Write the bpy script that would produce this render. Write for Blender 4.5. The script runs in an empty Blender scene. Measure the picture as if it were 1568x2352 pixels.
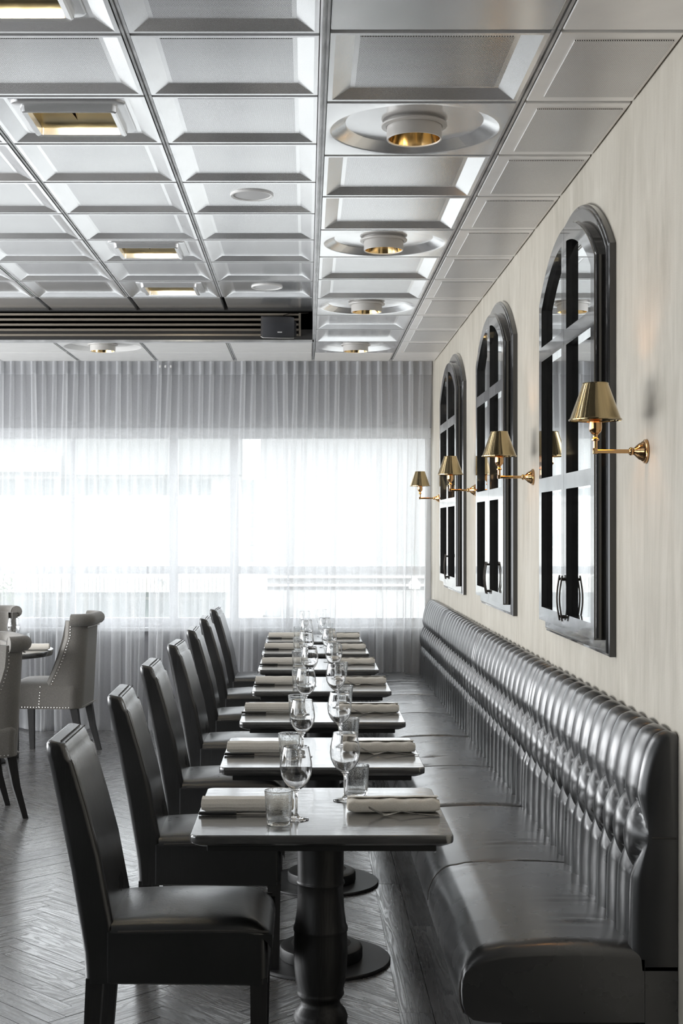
import bpy, bmesh, math, random
import numpy as np
from mathutils import Matrix, Vector

random.seed(7); RNG = np.random.default_rng(7)
PI = math.pi
SC = bpy.context.scene
COL = SC.collection

# ------------------------------------------------------------------ camera, world, lights, exposure
H = 1.585                      # camera height
F = 3165.0                     # focal length in pixels of a 1568 px wide frame
cam = bpy.data.cameras.new('camera'); camo = bpy.data.objects.new('camera', cam); COL.objects.link(camo)
camo.location = (0, 0, H); camo.rotation_euler = (PI/2, 0, 0)
cam.sensor_fit = 'HORIZONTAL'; cam.sensor_width = 36.0; cam.lens = F/1568*36.0
cam.shift_x = (784-704)/1568; cam.shift_y = (1214-1176)/1568
cam.clip_start = .05; cam.clip_end = 400
SC.camera = camo

w = bpy.data.worlds.new('overcast_sky'); SC.world = w; w.use_nodes = True
bg = w.node_tree.nodes['Background']; bg.inputs[0].default_value = (.93, .965, 1, 1); bg.inputs[1].default_value = 3.4

def area(name, loc, rot, sx, sy, power, col=(1, 1, 1)):
    l = bpy.data.lights.new(name, 'AREA'); l.shape = 'RECTANGLE'; l.size = sx; l.size_y = sy; l.energy = power; l.color = col
    o = bpy.data.objects.new(name, l); COL.objects.link(o); o.location = loc; o.rotation_euler = rot
    return o
# daylight of the tall windows along the open side of the dining room (out of frame on the left)
area('daylight_side', (-5.6, 7.2, 1.55), (0, -PI/2-math.radians(18), 0), 1.7, 6.5, 400, (.97, .985, 1))
# added weak fill light behind the camera, standing in for the unseen room's light
area('fill_rear', (-2.0, -2.6, 1.7), (PI/2, 0, PI), 5.0, 1.8, 1.0, (1, .97, .92))

sun = bpy.data.lights.new('hazy_sun', 'SUN'); sun.energy = 3.5; sun.angle = .35; sun.color = (1, .96, .9)
suno = bpy.data.objects.new('hazy_sun', sun); COL.objects.link(suno); suno.rotation_euler = (math.radians(52), 0, math.radians(-20))

vs = SC.view_settings
vs.view_transform = 'Standard'; vs.look = 'None'; vs.gamma = 1.0; vs.exposure = 0.0; vs.use_curve_mapping = False
cy = SC.cycles
cy.max_bounces = 14; cy.diffuse_bounces = 5; cy.glossy_bounces = 6; cy.transmission_bounces = 14; cy.transparent_max_bounces = 24
cy.sample_clamp_indirect = 4.0

# ------------------------------------------------------------------ node helpers
MATS = {}
class NT:
    def __init__(s, name):
        s.m = bpy.data.materials.new(name); s.m.use_nodes = True; s.t = s.m.node_tree; s.t.nodes.clear()
        s.out = s.t.nodes.new('ShaderNodeOutputMaterial')
    def n(s, kind, **kw):
        nd = s.t.nodes.new('ShaderNode'+kind)
        for k, v in kw.items():
            if k.startswith('_'): setattr(nd, k[1:], v)
            else:
                key = int(k[1:]) if k[0] == 'i' and k[1:].isdigit() else k.replace('__', ' ')
                sk = nd.inputs[key]
                if isinstance(v, bpy.types.NodeSocket): s.t.links.new(v, sk)
                else: sk.default_value = v
        return nd
    def math(s, op, a, b=0.0, clamp=False):
        nd = s.n('Math', _operation=op, _use_clamp=clamp, i0=a, i1=b); return nd.outputs[0]
    def mapr(s, v, a, b, c, d):
        return s.n('MapRange', i0=v, i1=a, i2=b, i3=c, i4=d).outputs[0]
    def mix(s, f, a, b):
        nd = s.n('MixRGB', i0=f, i1=a, i2=b); return nd.outputs[0]
    def obj(s): return s.n('TexCoord').outputs['Object']
    def scale(s, v, sc):
        return s.n('Mapping', i0=v, i3=sc).outputs[0]
    def noise(s, v, scale=5.0, detail=3.0, rough=.5, dist=0.0):
        return s.n('TexNoise', Vector=v, Scale=scale, Detail=detail, Roughness=rough, Distortion=dist).outputs[0]
    def bump(s, h, strength=.3, dist=.002, normal=None):
        nd = s.n('Bump', Strength=strength, Distance=dist, Height=h)
        if normal is not None: s.t.links.new(normal, nd.inputs['Normal'])
        return nd.outputs[0]
    def pbsdf(s, **kw):
        return s.n('BsdfPrincipled', **kw)
    def done(s, sh):
        s.t.links.new(sh.outputs[0] if hasattr(sh, 'outputs') else sh, s.out.inputs[0]); return s.m
def c4(r, g=None, b=None):
    return (r, r if g is None else g, r if b is None else b, 1)

def m_plain(name, col, rough=.5, metal=0.0, spec=.5, nz=0.0, bump=0.0, bscale=200.0):
    k = NT(name); base = c4(*col)
    v = k.obj()
    if nz:
        n = k.noise(v, 9.0, 4)
        base = k.mix(k.mapr(n, .3, .7, 0, 1), c4(*[c*(1-nz) for c in col]), c4(*[min(1, c*(1+nz)) for c in col]))
    kw = dict(Base__Color=base, Roughness=rough, Metallic=metal)
    kw['Specular IOR Level'] = spec
    p = k.pbsdf(**kw)
    if bump:
        k.t.links.new(k.bump(k.noise(v, bscale, 3), bump, .001), p.inputs['Normal'])
    return k.done(p)

def m_leather(name, col, rough, crack, scale, streak, bst=.30):
    k = NT(name); v = k.obj()
    vn = k.n('VectorMath', _operation='ADD', i0=v, i1=k.n('VectorMath', _operation='SCALE', i0=k.n('TexNoise', Vector=v, Scale=14.0, Detail=3.0).outputs[1], Scale=.06).outputs[0]).outputs[0]
    vo = k.n('TexVoronoi', _feature='DISTANCE_TO_EDGE', Vector=vn, Scale=scale).outputs[0]
    cr = k.mapr(vo, 0.0, .09, 0, 1)
    msk = k.mapr(k.noise(v, 6.0, 3), .35, .65, .3, 1)
    fine = k.noise(v, 420.0, 2)
    st = k.noise(k.scale(v, (5, 60, 60)) if streak == 'x' else k.scale(v, (60, 60, 7)), 1.0, 4, .6, 1.2)
    h = k.math('ADD', k.math('MULTIPLY', k.math('MULTIPLY', cr, msk), crack), k.math('MULTIPLY', st, 1.0))
    h = k.math('ADD', h, k.math('MULTIPLY', fine, .08))
    rg = k.mapr(k.noise(v, 5.0, 4), .3, .7, rough*.8, rough*1.25)
    p = k.pbsdf(Base__Color=c4(*col), Roughness=rg)
    p.inputs['Specular IOR Level'].default_value = .9
    p.inputs['Coat Weight'].default_value = .5; p.inputs['Coat IOR'].default_value = 1.7; p.inputs['Coat Roughness'].default_value = .28
    k.t.links.new(k.bump(h, bst, .0014), p.inputs['Normal'])
    return k.done(p)

def m_wood(name, c1, c2, rough, axis, fac=1.0, bump=.35, coat=0.0, attr=False, spec=.5, crough=.1, cior=1.5):
    k = NT(name)
    rnd = None
    if attr:
        v = k.n('Attribute', _attribute_name='gc').outputs['Vector']
        oi = k.n('ObjectInfo').outputs['Random']
        rnd = k.math('FRACT', k.math('ADD', k.math('MULTIPLY', oi, 7.13), k.n('Attribute', _attribute_name='rnd').outputs['Fac']))
        off = k.n('CombineXYZ', i0=k.math('MULTIPLY', rnd, 31.0), i1=k.math('MULTIPLY', rnd, 17.0), i2=0.0).outputs[0]
        v = k.n('VectorMath', _operation='ADD', i0=v, i1=off).outputs[0]
    else:
        v = k.obj()
    sc = {'x': (2.2, 22, 22), 'y': (22, 2.2, 22), 'z': (22, 22, 2.2)}[axis]
    vv = k.scale(v, sc)
    big = k.noise(vv, .9, 2, .5, .6)
    rings = k.math('FRACT', k.math('MULTIPLY', big, 9.0))
    rings = k.math('ABSOLUTE', k.math('SUBTRACT', rings, .5))
    rings = k.mapr(rings, .0, .42, 0, 1)
    sc2 = {'x': (6, 190, 190), 'y': (190, 6, 190), 'z': (190, 190, 6)}[axis]
    pore = k.noise(k.scale(v, sc2), 1.0, 3, .6)
    g = k.math('ADD', k.math('MULTIPLY', rings, .6), k.math('MULTIPLY', k.mapr(pore, .35, .65, 0, 1), .4))
    col = k.mix(k.mapr(g, .1, .95, 0, 1), c4(*c1), c4(*c2))
    if rnd is not None:
        col = k.mix(k.math('MULTIPLY', rnd, .45), col, c4(*[c*.35 for c in c1]))
    rg = k.mapr(g, 0, 1, rough*1.2, rough*.9)
    if rnd is not None: rg = k.math('MULTIPLY', rg, k.mapr(rnd, 0, 1, .85, 1.2))
    p = k.pbsdf(Base__Color=col, Roughness=rg)
    p.inputs['Specular IOR Level'].default_value = spec
    p.inputs['Coat Weight'].default_value = coat; p.inputs['Coat IOR'].default_value = cior; p.inputs['Coat Roughness'].default_value = crough
    if coat: k.t.links.new(k.mapr(g, 0, 1, crough*2.1, crough*.6), p.inputs['Coat Roughness'])
    k.t.links.new(k.bump(g, bump, .0012), p.inputs['Normal'])
    return k.done(p)

def m_perf(name, col, rough, pitch, rad, metal=0.0):
    k = NT(name); v = k.obj()
    s = k.n('SeparateXYZ', Vector=v)
    def lat(o):
        fx = k.math('SUBTRACT', k.math('FRACT', k.math('ADD', k.math('DIVIDE', s.outputs[0], pitch), 50+o)), .5)
        fy = k.math('SUBTRACT', k.math('FRACT', k.math('ADD', k.math('DIVIDE', s.outputs[1], pitch), 50+o)), .5)
        return k.math('ADD', k.math('MULTIPLY', fx, fx), k.math('MULTIPLY', fy, fy))
    d = k.math('MINIMUM', lat(0.0), lat(.5))
    hole = k.math('LESS_THAN', d, rad*rad)
    n = k.noise(v, 3.0, 4)
    base = k.mix(k.mapr(n, .35, .7, 0, 1), c4(*col), c4(*[c*.93 for c in col]))
    p = k.pbsdf(Base__Color=k.mix(hole, base, c4(.012)), Roughness=rough, Metallic=metal)
    return k.done(p)

def m_glass(name, col=(1, 1, 1), rough=0.0, seeded=False):
    k = NT(name)
    g = k.n('BsdfGlass', Color=c4(*col), Roughness=rough, IOR=1.5)
    if seeded:
        v = k.obj()
        vo = k.n('TexVoronoi', Vector=v, Scale=260.0).outputs[0]
        b = k.mapr(vo, .12, .35, 1, 0)
        hgt = k.math('ADD', k.math('MULTIPLY', b, .8), k.math('MULTIPLY', k.noise(v, 60.0, 2), 1.3))
        k.t.links.new(k.bump(hgt, .18, .0012), g.inputs['Normal'])
    return k.done(g)

def m_sheer(name='sheer_voile', lo=.58, hi=.90):
    k = NT(name)
    lw = k.n('LayerWeight', Blend=.35).outputs['Facing']
    v = k.obj()
    wv = k.noise(k.scale(v, (700, 700, 90)), 1.0, 2)
    f = k.math('ADD', k.mapr(lw, 0, 1, lo, hi), k.mapr(wv, .3, .7, -.05, .05), True)
    d = k.n('BsdfDiffuse', Color=c4(.60, .605, .62)); tr = k.n('BsdfTranslucent', Color=c4(.96, .965, .97))
    ms = k.n('MixShader', i0=.62, i1=d.outputs[0], i2=tr.outputs[0])
    tp = k.n('BsdfTransparent', Color=c4(1))
    return k.done(k.n('MixShader', i0=f, i1=tp.outputs[0], i2=ms.outputs[0]))

def m_pane():
    k = NT('window_glass')
    fr = k.n('Fresnel', IOR=1.45).outputs[0]
    return k.done(k.n('MixShader', i0=fr, i1=k.n('BsdfTransparent', Color=c4(.97, .985, .98)).outputs[0], i2=k.n('BsdfGlossy', Color=c4(1), Roughness=0.0).outputs[0]))

def m_plaster():
    k = NT('limewashed_plaster'); v = k.obj()
    st = k.noise(k.scale(v, (3, 5, 1.0)), 1.3, 4, .6, 1.6)
    st2 = k.noise(k.scale(v, (9, 10, 1.8)), 1.0, 3, .55, 2.2)
    pat = k.noise(v, 1.1, 5, .6, 1.0)
    g = k.math('ADD', k.math('MULTIPLY', st, .40), k.math('ADD', k.math('MULTIPLY', st2, .25), k.math('MULTIPLY', pat, .35)))
    col = k.mix(k.mapr(g, .38, .62, 0, 1), c4(.36, .33, .275), c4(.50, .468, .405))
    dirt = k.mapr(k.noise(k.scale(v, (4, 9, 1.1)), 2.2, 7, .75, 1.6), .56, .72, 0, .45)
    col = k.mix(dirt, col, c4(.33, .285, .23))
    p = k.pbsdf(Base__Color=col, Roughness=.62)
    k.t.links.new(k.bump(k.math('ADD', st2, k.math('MULTIPLY', k.noise(v, 190.0, 3), .7)), .35, .003), p.inputs['Normal'])
    return k.done(p)

def m_fabric(name, c1, c2):
    k = NT(name); v = k.obj()
    n = k.noise(k.scale(v, (340, 340, 340)), 1.0, 3, .7)
    p = k.pbsdf(Base__Color=k.mix(k.mapr(n, .35, .65, 0, 1), c4(*c1), c4(*c2)), Roughness=.9)
    p.inputs['Sheen Weight'].default_value = .25
    k.t.links.new(k.bump(n, .6, .0015), p.inputs['Normal'])
    return k.done(p)

def m_emit(name, col, st):
    k = NT(name); return k.done(k.n('Emission', Color=c4(*col), Strength=st))

M = dict(
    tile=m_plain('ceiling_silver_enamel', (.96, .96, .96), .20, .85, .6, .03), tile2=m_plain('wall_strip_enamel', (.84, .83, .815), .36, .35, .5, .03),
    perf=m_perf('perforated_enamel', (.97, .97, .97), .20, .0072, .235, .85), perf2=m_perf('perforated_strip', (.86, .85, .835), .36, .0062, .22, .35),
    slab=m_plain('ceiling_void', (.03, .03, .03), .9),
    rail=m_plain('galvanised_rail', (.55, .55, .55), .35, .6, .5, .25),
    dark=m_plain('dark_grille', (.03, .028, .026), .6),
    slat=m_plain('champagne_slat', (.32, .28, .23), .35, .6),
    brass2=m_plain('satin_gold', (.90, .78, .52), .28, 1.0), brass=m_plain('polished_brass', (.78, .58, .30), .12, 1.0),
    sconce=m_plain('aged_brass', (.60, .37, .18), .12, 1.0),
    shade=m_plain('brass_shade', (.47, .37, .21), .06, 1.0),
    fit=m_plain('satin_white_metal', (.85, .85, .85), .25, .7, .5, .02), fit2=m_plain('taupe_white_lacquer', (.52, .50, .475), .35, 0, .5, .02), white=m_plain('white_lacquer', (.74, .73, .71), .35, 0, .5, .03),
    plaster=m_plaster(),
    wallw=m_plain('white_wall', (.34, .34, .355), .7, 0, .4, .04),
    wallg=m_plain('grey_wall', (.05, .048, .046), .8, 0, .3, .05),
    wframe=m_plain('window_frame_white', (.80, .81, .83), .4),
    pane=m_pane(), sheer=m_sheer(), tape=m_sheer('header_voile', .8, .95),
    leather=m_leather('black_chair_leather', (.008, .0078, .0078), .31, .10, 60, 'z', .6),
    bench=m_leather('black_bench_leather', (.024, .024, .0245), .27, 0, 30, 'x', .13),
    tuft=m_leather('black_tufted_leather', (.014, .014, .0145), .33, 0, 30, 'z', .14),
    stitch=m_plain('dark_thread', (.05, .045, .04), .8),
    legw=m_wood('ebonised_leg', (.010, .009, .009), (.018, .017, .016), .42, 'z', bump=.1),
    tabw=m_wood('dark_oak_top', (.03, .029, .028), (.085, .083, .08), .22, 'x', bump=.16, coat=1.0, spec=1.0, crough=.10, cior=2.6),
    iron=m_plain('black_iron', (.014, .014, .014), .45, 0, .5, .1),
    base=m_plain('black_base_plate', (.022, .022, .022), .38, 0, .5, .15),
    floor=m_wood('smoked_oak_plank', (.065, .062, .06), (.16, .155, .15), .27, 'x', bump=.2, attr=True, spec=.9, coat=1.0, crough=.2, cior=2.0),
    gap=m_plain('floor_underlay', (.008, .008, .008), .9),
    blackw=m_wood('black_stained_oak', (.008, .0078, .0075), (.016, .0155, .015), .14, 'z', bump=.02, coat=1.0, spec=.5, crough=.03, cior=1.55),
    mirror=m_plain('silvered_mirror', (.90, .92, .92), .0, 1.0),
    bronze=m_plain('dark_bronze', (.05, .042, .035), .35, .8),
    glass=m_glass('clear_glass'), seeded=m_glass('seeded_glass', (.99, .995, .995), 0.0, True),
    napkin=m_fabric('linen_napkin', (.68, .635, .56), (.78, .735, .66)),
    linen=m_fabric('grey_linen', (.13, .121, .108), (.24, .226, .205)),
    steel=m_plain('polished_steel', (.62, .62, .62), .14, 1.0),
    handle=m_plain('black_handle', (.015, .015, .015), .3),
    nail=m_plain('nickel_nail', (.75, .73, .70), .2, 1.0),
    bulb=m_emit('warm_bulb', (1, .62, .28), 14.0),
    lamp2=m_emit('warm_tube', (1, .88, .66), 60.0), lamp=m_emit('warm_lamp', (1, .86, .6), 18.0),
    cabinet=m_plain('black_cabinet', (.02, .02, .023), .5), mesh=m_plain('speaker_mesh', (.03, .031, .036), .55, .3, .5, .1),
    grey=m_plain('speaker_fabric', (.55, .55, .55), .7),
    bwall=m_plain('render_white', (.72, .72, .70), .9), bgrey=m_plain('facade_grey', (.30, .31, .31), .8), bglass=m_plain('far_glass', (.34, .37, .37), .5),
    bpale=m_plain('pale_grey_render', (.33, .335, .34), .9), bwhite=m_plain('far_white', (.85, .85, .84), .8), bsheet=m_plain('corrugated', (.66, .67, .64), .6), pave=m_plain('asphalt', (.35, .35, .34), .9),
    leaf=m_plain('leaf_green', (.16, .20, .12), .7), bark=m_plain('bark', (.15, .12, .09), .9),
)

# ------------------------------------------------------------------ mesh helpers
class MB:
    def __init__(s): s.v = []; s.f = []; s.n = 0
    def add(s, V, Fc, mat=None):
        V = np.asarray(V, float).reshape(-1, 3)
        if mat is not None:
            A = np.array(mat); V = V @ A[:3, :3].T + A[:3, 3]
        s.v.append(V); n = s.n
        s.f.extend([tuple(i+n for i in f) for f in Fc]); s.n += len(V)
        return s
    def box(s, x0, x1, y0, y1, z0, z1, mat=None):
        V = [(x, y, z) for z in (z0, z1) for y in (y0, y1) for x in (x0, x1)]
        return s.add(V, [(0, 2, 3, 1), (4, 5, 7, 6), (0, 1, 5, 4), (2, 6, 7, 3), (0, 4, 6, 2), (1, 3, 7, 5)], mat)
    def rbox(s, x0, x1, y0, y1, z0, z1, r=.005, seg=2, mat=None):
        bm = bmesh.new(); bmesh.ops.create_cube(bm, size=1.0)
        for v in bm.verts:
            v.co = Vector(((x0+x1)/2+v.co.x*(x1-x0), (y0+y1)/2+v.co.y*(y1-y0), (z0+z1)/2+v.co.z*(z1-z0)))
        bmesh.ops.bevel(bm, geom=bm.edges[:], offset=r, segments=seg, profile=.5, affect='EDGES')
        bm.verts.index_update()
        V = [v.co[:] for v in bm.verts]; Fc = [tuple(v.index for v in f.verts) for f in bm.faces]; bm.free()
        return s.add(V, Fc, mat)
    def lathe(s, prof, seg=32, mat=None, cap=False):
        V = []; Fc = []; n = len(prof)
        for r, z in prof:
            for i in range(seg):
                a = 2*PI*i/seg; V.append((r*math.cos(a), r*math.sin(a), z))
        for j in range(n-1):
            for i in range(seg):
                i2 = (i+1) % seg
                Fc.append((j*seg+i, j*seg+i2, (j+1)*seg+i2, (j+1)*seg+i))
        if cap:
            Fc.append(tuple(reversed(range(seg)))); Fc.append(tuple((n-1)*seg+i for i in range(seg)))
        return s.add(V, Fc, mat)
    def tube(s, pts, r, seg=8, cap=True, mat=None):
        P = [Vector(p) for p in pts]; V = []; Fc = []; n = len(P)
        R = r if isinstance(r, (list, tuple)) else [r]*n
        up = None
        for i, p in enumerate(P):
            t = (P[min(i+1, n-1)]-P[max(i-1, 0)]).normalized()
            if up is None:
                up = Vector((0, 0, 1)) if abs(t.z) < .9 else Vector((1, 0, 0))
            a = t.cross(up).normalized(); b = a.cross(t).normalized(); up = b
            for k in range(seg):
                q = 2*PI*k/seg; V.append((p+a*(R[i]*math.cos(q))+b*(R[i]*math.sin(q)))[:])
        for j in range(n-1):
            for k in range(seg):
                k2 = (k+1) % seg; Fc.append((j*seg+k, j*seg+k2, (j+1)*seg+k2, (j+1)*seg+k))
        if cap:
            Fc.append(tuple(reversed(range(seg)))); Fc.append(tuple((n-1)*seg+i for i in range(seg)))
        return s.add(V, Fc, mat)
    def loft(s, secs, cap=True, mat=None, flip=False):
        n = len(secs[0]); V = [p for q in secs for p in q]; Fc = []
        for j in range(len(secs)-1):
            for i in range(n):
                i2 = (i+1) % n; Fc.append((j*n+i, j*n+i2, (j+1)*n+i2, (j+1)*n+i))
        if cap:
            Fc.append(tuple(reversed(range(n)))); Fc.append(tuple((len(secs)-1)*n+i for i in range(n)))
        if flip: Fc = [tuple(reversed(f)) for f in Fc]
        return s.add(V, Fc, mat)
    def grid(s, A, flip=False, mat=None):
        A = np.asarray(A); a, b = A.shape[:2]
        I = np.arange(a*b).reshape(a, b)
        q = np.stack([I[:-1, :-1], I[1:, :-1], I[1:, 1:], I[:-1, 1:]], -1).reshape(-1, 4)
        if flip: q = q[:, ::-1]
        return s.add(A.reshape(-1, 3), [tuple(x) for x in q.tolist()], mat)
    def prism(s, poly, t0, t1, axis='x', mat=None):
        n = len(poly)
        def P(a, b, t): return {'x': (t, a, b), 'y': (a, t, b), 'z': (a, b, t)}[axis]
        V = [P(a, b, t0) for a, b in poly]+[P(a, b, t1) for a, b in poly]
        Fc = [tuple(range(n)), tuple(reversed(range(n, 2*n)))]+[(i, i+n, (i+1) % n+n, (i+1) % n) for i in range(n)]
        return s.add(V, Fc, mat)

def weight_normals(me, cmin):
    """area-weighted corner normals, so that flat faces stay flat next to small rounded edges"""
    n = len(me.polygons); N = np.zeros(n*3); me.polygons.foreach_get('normal', N); N = N.reshape(-1, 3)
    Ar = np.zeros(n); me.polygons.foreach_get('area', Ar); WN = (N*Ar[:, None]).tolist(); NL = N.tolist()
    inc = [[] for _ in me.vertices]; loops = []
    for p in me.polygons:
        for v in p.vertices: inc[v].append(p.index); loops.append((v, p.index))
    out = []
    for v, f in loops:
        a = NL[f]; x = y = z = 0.0
        for g in inc[v]:
            b = NL[g]
            if a[0]*b[0]+a[1]*b[1]+a[2]*b[2] >= cmin:
                w_ = WN[g]; x += w_[0]; y += w_[1]; z += w_[2]
        l = math.sqrt(x*x+y*y+z*z)
        out.append((x/l, y/l, z/l) if l > 1e-20 else tuple(a))
    me.normals_split_custom_set(out)
def mesh_of(name, mb, mat, sharp=35, fix=True):
    V = np.concatenate(mb.v) if mb.v else np.zeros((0, 3))
    me = bpy.data.meshes.new(name); me.from_pydata(V.tolist(), [], mb.f); me.update()
    if fix:
        bm = bmesh.new(); bm.from_mesh(me); bmesh.ops.recalc_face_normals(bm, faces=bm.faces[:]); bm.to_mesh(me); bm.free()
    if mat is not None: me.materials.append(mat)
    if sharp:
        me.shade_smooth(); me.set_sharp_from_angle(angle=math.radians(sharp))
        if len(me.polygons) < 5000: weight_normals(me, math.cos(math.radians(sharp)))
    return me
def link(name, me, parent=None, loc=None, rz=0.0):
    o = bpy.data.objects.new(name, me); COL.objects.link(o)
    if parent is not None: o.parent = parent
    if loc is not None: o.location = loc
    if rz: o.rotation_euler = (0, 0, rz)
    return o
def obj(name, mb, mat, parent=None, loc=None, sharp=35, fix=True, rz=0.0):
    return link(name, mesh_of(name, mb, mat, sharp, fix), parent, loc, rz)
def empty(name, loc=(0, 0, 0), rz=0.0, parent=None):
    o = bpy.data.objects.new(name, None); COL.objects.link(o); o.location = loc; o.rotation_euler = (0, 0, rz)
    o.empty_display_size = .1
    if parent is not None: o.parent = parent
    return o
def tag(o, label, cat, group=None):
    o['label'] = label; o['category'] = cat
    if group: o['group'] = group
    return o
def struct(o, label=None):
    o['kind'] = 'structure'
    if label: o['label'] = label
    return o
KIDS = {}
def copy_tree(root):
    def rec(o, parent):
        c = o.copy(); COL.objects.link(c)
        if parent is not None: c.parent = parent
        for ch in [x for x in ALLCH(o)]: rec(ch, c)
        return c
    return rec(root, None)
def ALLCH(o): return list(o.children)
def rrect(cx, cy, hx, hy, r, n=4):
    P = []
    for (sx, sy, a0) in ((1, 1, 0), (-1, 1, PI/2), (-1, -1, PI), (1, -1, 1.5*PI)):
        for i in range(n+1):
            a = a0+PI/2*i/n
            P.append((cx+sx*(hx-r)+r*math.cos(a), cy+sy*(hy-r)+r*math.sin(a)))
    return P
T = Matrix.Translation
def RX(a): return Matrix.Rotation(a, 4, 'X')
def RY(a): return Matrix.Rotation(a, 4, 'Y')
def RZ(a): return Matrix.Rotation(a, 4, 'Z')

# ------------------------------------------------------------------ large structure
ZR = H+1.30; ZL = H+1.507
Y0 = 3.605; PY = .5985
def YK(k): return Y0+PY*k
WX = .995
YW = 10.98                     # inner face of the window wall
XW = -5.4; YB = -3.0

# floor
fl = struct(obj('floor', MB().box(XW, WX, YB, YW+.1, -.12, -.014), M['gap']), 'dark smoked oak herringbone parquet with a plank border')
PW, PL = .072, .432; S2 = math.sqrt(.5); XB = .302
def plank_mesh(poly, th=.014):
    n = len(poly); V = [(x, y, -th) for x, y in poly]+[(x, y, 0) for x, y in poly]
    Fc = [tuple(range(n, 2*n))]+[(i, (i+1) % n, (i+1) % n+n, i+n) for i in range(n)]
    return V, Fc
def gc_attr(me, co, rnd=None):
    a = me.attributes.new('gc', 'FLOAT_VECTOR', 'POINT'); a.data.foreach_set('vector', np.asarray(co, np.float32).ravel())
    b = me.attributes.new('rnd', 'FLOAT', 'POINT'); b.data.foreach_set('value', np.zeros(len(co), np.float32) if rnd is None else np.asarray(rnd, np.float32))
g_ = .0011
full = [(g_, g_), (PL-g_, g_), (PL-g_, PW-g_), (g_, PW-g_)]
V, Fc = plank_mesh(full)
pm = mesh_of('plank', MB().add(V, Fc), M['floor'], 0); gc_attr(pm, [v.co[:] for v in pm.vertices])
pieces = []
for strip in range(-14, 15):
    for k in range(-260, 260):
        for typ in (0, 1):
            if typ == 0: o2, ang = (k*PW+strip*2*PL, k*PW), 0.0
            else: o2, ang = (k*PW+PL+PW+strip*2*PL, (k+1)*PW-PL), PI/2
            x = (o2[0]*S2-o2[1]*S2)-2.0; y = (o2[0]*S2+o2[1]*S2)+6.0
            a = ang+PI/4; ca, sa = math.cos(a), math.sin(a)
            P = [(x+px*ca-py*sa, y+px*sa+py*ca) for px, py in full]
            xs = [p[0] for p in P]; ys = [p[1] for p in P]
            if min(xs) > XB or max(ys) < 3.6 or min(ys) > 10.95: continue
            xl = -704/F*max(ys)-.25
            if max(xs) < xl-.3 or max(xs) < -3.2: continue
            pieces.append((min(ys), x, y, a, P, max(xs) > XB))
vis = lambda q: q[0] > 4.15 and q[1] > -704/F*q[2]-.1 and q[1] < .35
near = sorted([q for q in pieces if vis(q)], key=lambda q: q[2])[:290]
nid = set(id(q) for q in near)
def clip_x(P, G, X):
    out = []; og = []
    for i in range(len(P)):
        a, b = P[i], P[(i+1) % len(P)]; ga, gb = G[i], G[(i+1) % len(P)]
        if a[0] <= X: out.append(a); og.append(ga)
        if (a[0] <= X) != (b[0] <= X):
            t = (X-a[0])/(b[0]-a[0]); out.append((X, a[1]+t*(b[1]-a[1]))); og.append((ga[0]+t*(gb[0]-ga[0]), ga[1]+t*(gb[1]-ga[1])))
    return out, og
SV = []; SF = []; SG = []; SR = []
for q in pieces:
    _, x, y, a, P, cut = q
    dz = random.uniform(-.0006, .0004); G = full
    if cut:
        P, G = clip_x(P, full, XB)
        if len(P) < 3: continue
    if id(q) in nid:
        if not cut:
            o = link('plank', pm, fl, (x, y, dz), a)
        else:
            V, Fc = plank_mesh([(p[0]-x, p[1]-y) for p in P])
            me = mesh_of('plank', MB().add(V, Fc), M['floor'], 0)
            gc_attr(me, [(g[0], g[1], 0) for g in G]*2); link('plank', me, fl, (x, y, dz))
    else:
        V, Fc = plank_mesh(P); n = len(SV); r = random.random()
        SV += [(v[0], v[1], v[2]+dz) for v in V]; SF += [tuple(i+n for i in f) for f in Fc]; SG += [(g[0], g[1], 0) for g in G]*2; SR += [r]*len(V)
me = mesh_of('herringbone_planks', MB().add(SV, SF), M['floor'], 0); gc_attr(me, SG, SR)
hb = link('herringbone_planks', me, fl); hb['kind'] = 'stuff'
# straight border boards beside the bench
for x0, x1 in ((XB, .413), (.413, .524), (.524, .635), (.635, .75)):
    y = 3.2+random.random()*.8
    y = 3.0
    while y < 10.9:
        L = random.uniform(1.0, 1.7); y1 = min(y+L, 10.95)
        V, Fc = plank_mesh([(g_, g_), (y1-y-g_, g_), (y1-y-g_, x1-x0-g_), (g_, x1-x0-g_)])
        me = mesh_of('border_plank', MB().add(V, Fc), M['floor'], 0); gc_attr(me, [(v[0]*.6, v[1], 0) for v in V])
        link('border_plank', me, fl, (x1, y, random.uniform(-.0006, .0003)), PI/2); y = y1

# walls
struct(obj('wall_right', MB().box(WX, WX+.15, YB, YW+.2, -.12, 3.4), M['plaster']), 'cream limewashed plaster wall with brushed vertical streaks')
struct(obj('wall_back', MB().box(XW, WX, YB-.15, YB, -.12, 3.4), M['wallg']))
lw = MB().box(XW-.15, XW, YB, YW+.2, -.12, .6).box(XW-.15, XW, YB, YW+.2, 2.5, 3.4)
for y in np.linspace(YB, YW, 6): lw.box(XW-.15, XW, y-.12, y+.12, .6, 2.5)
struct(obj('wall_left', lw, M['wallw']))
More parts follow.
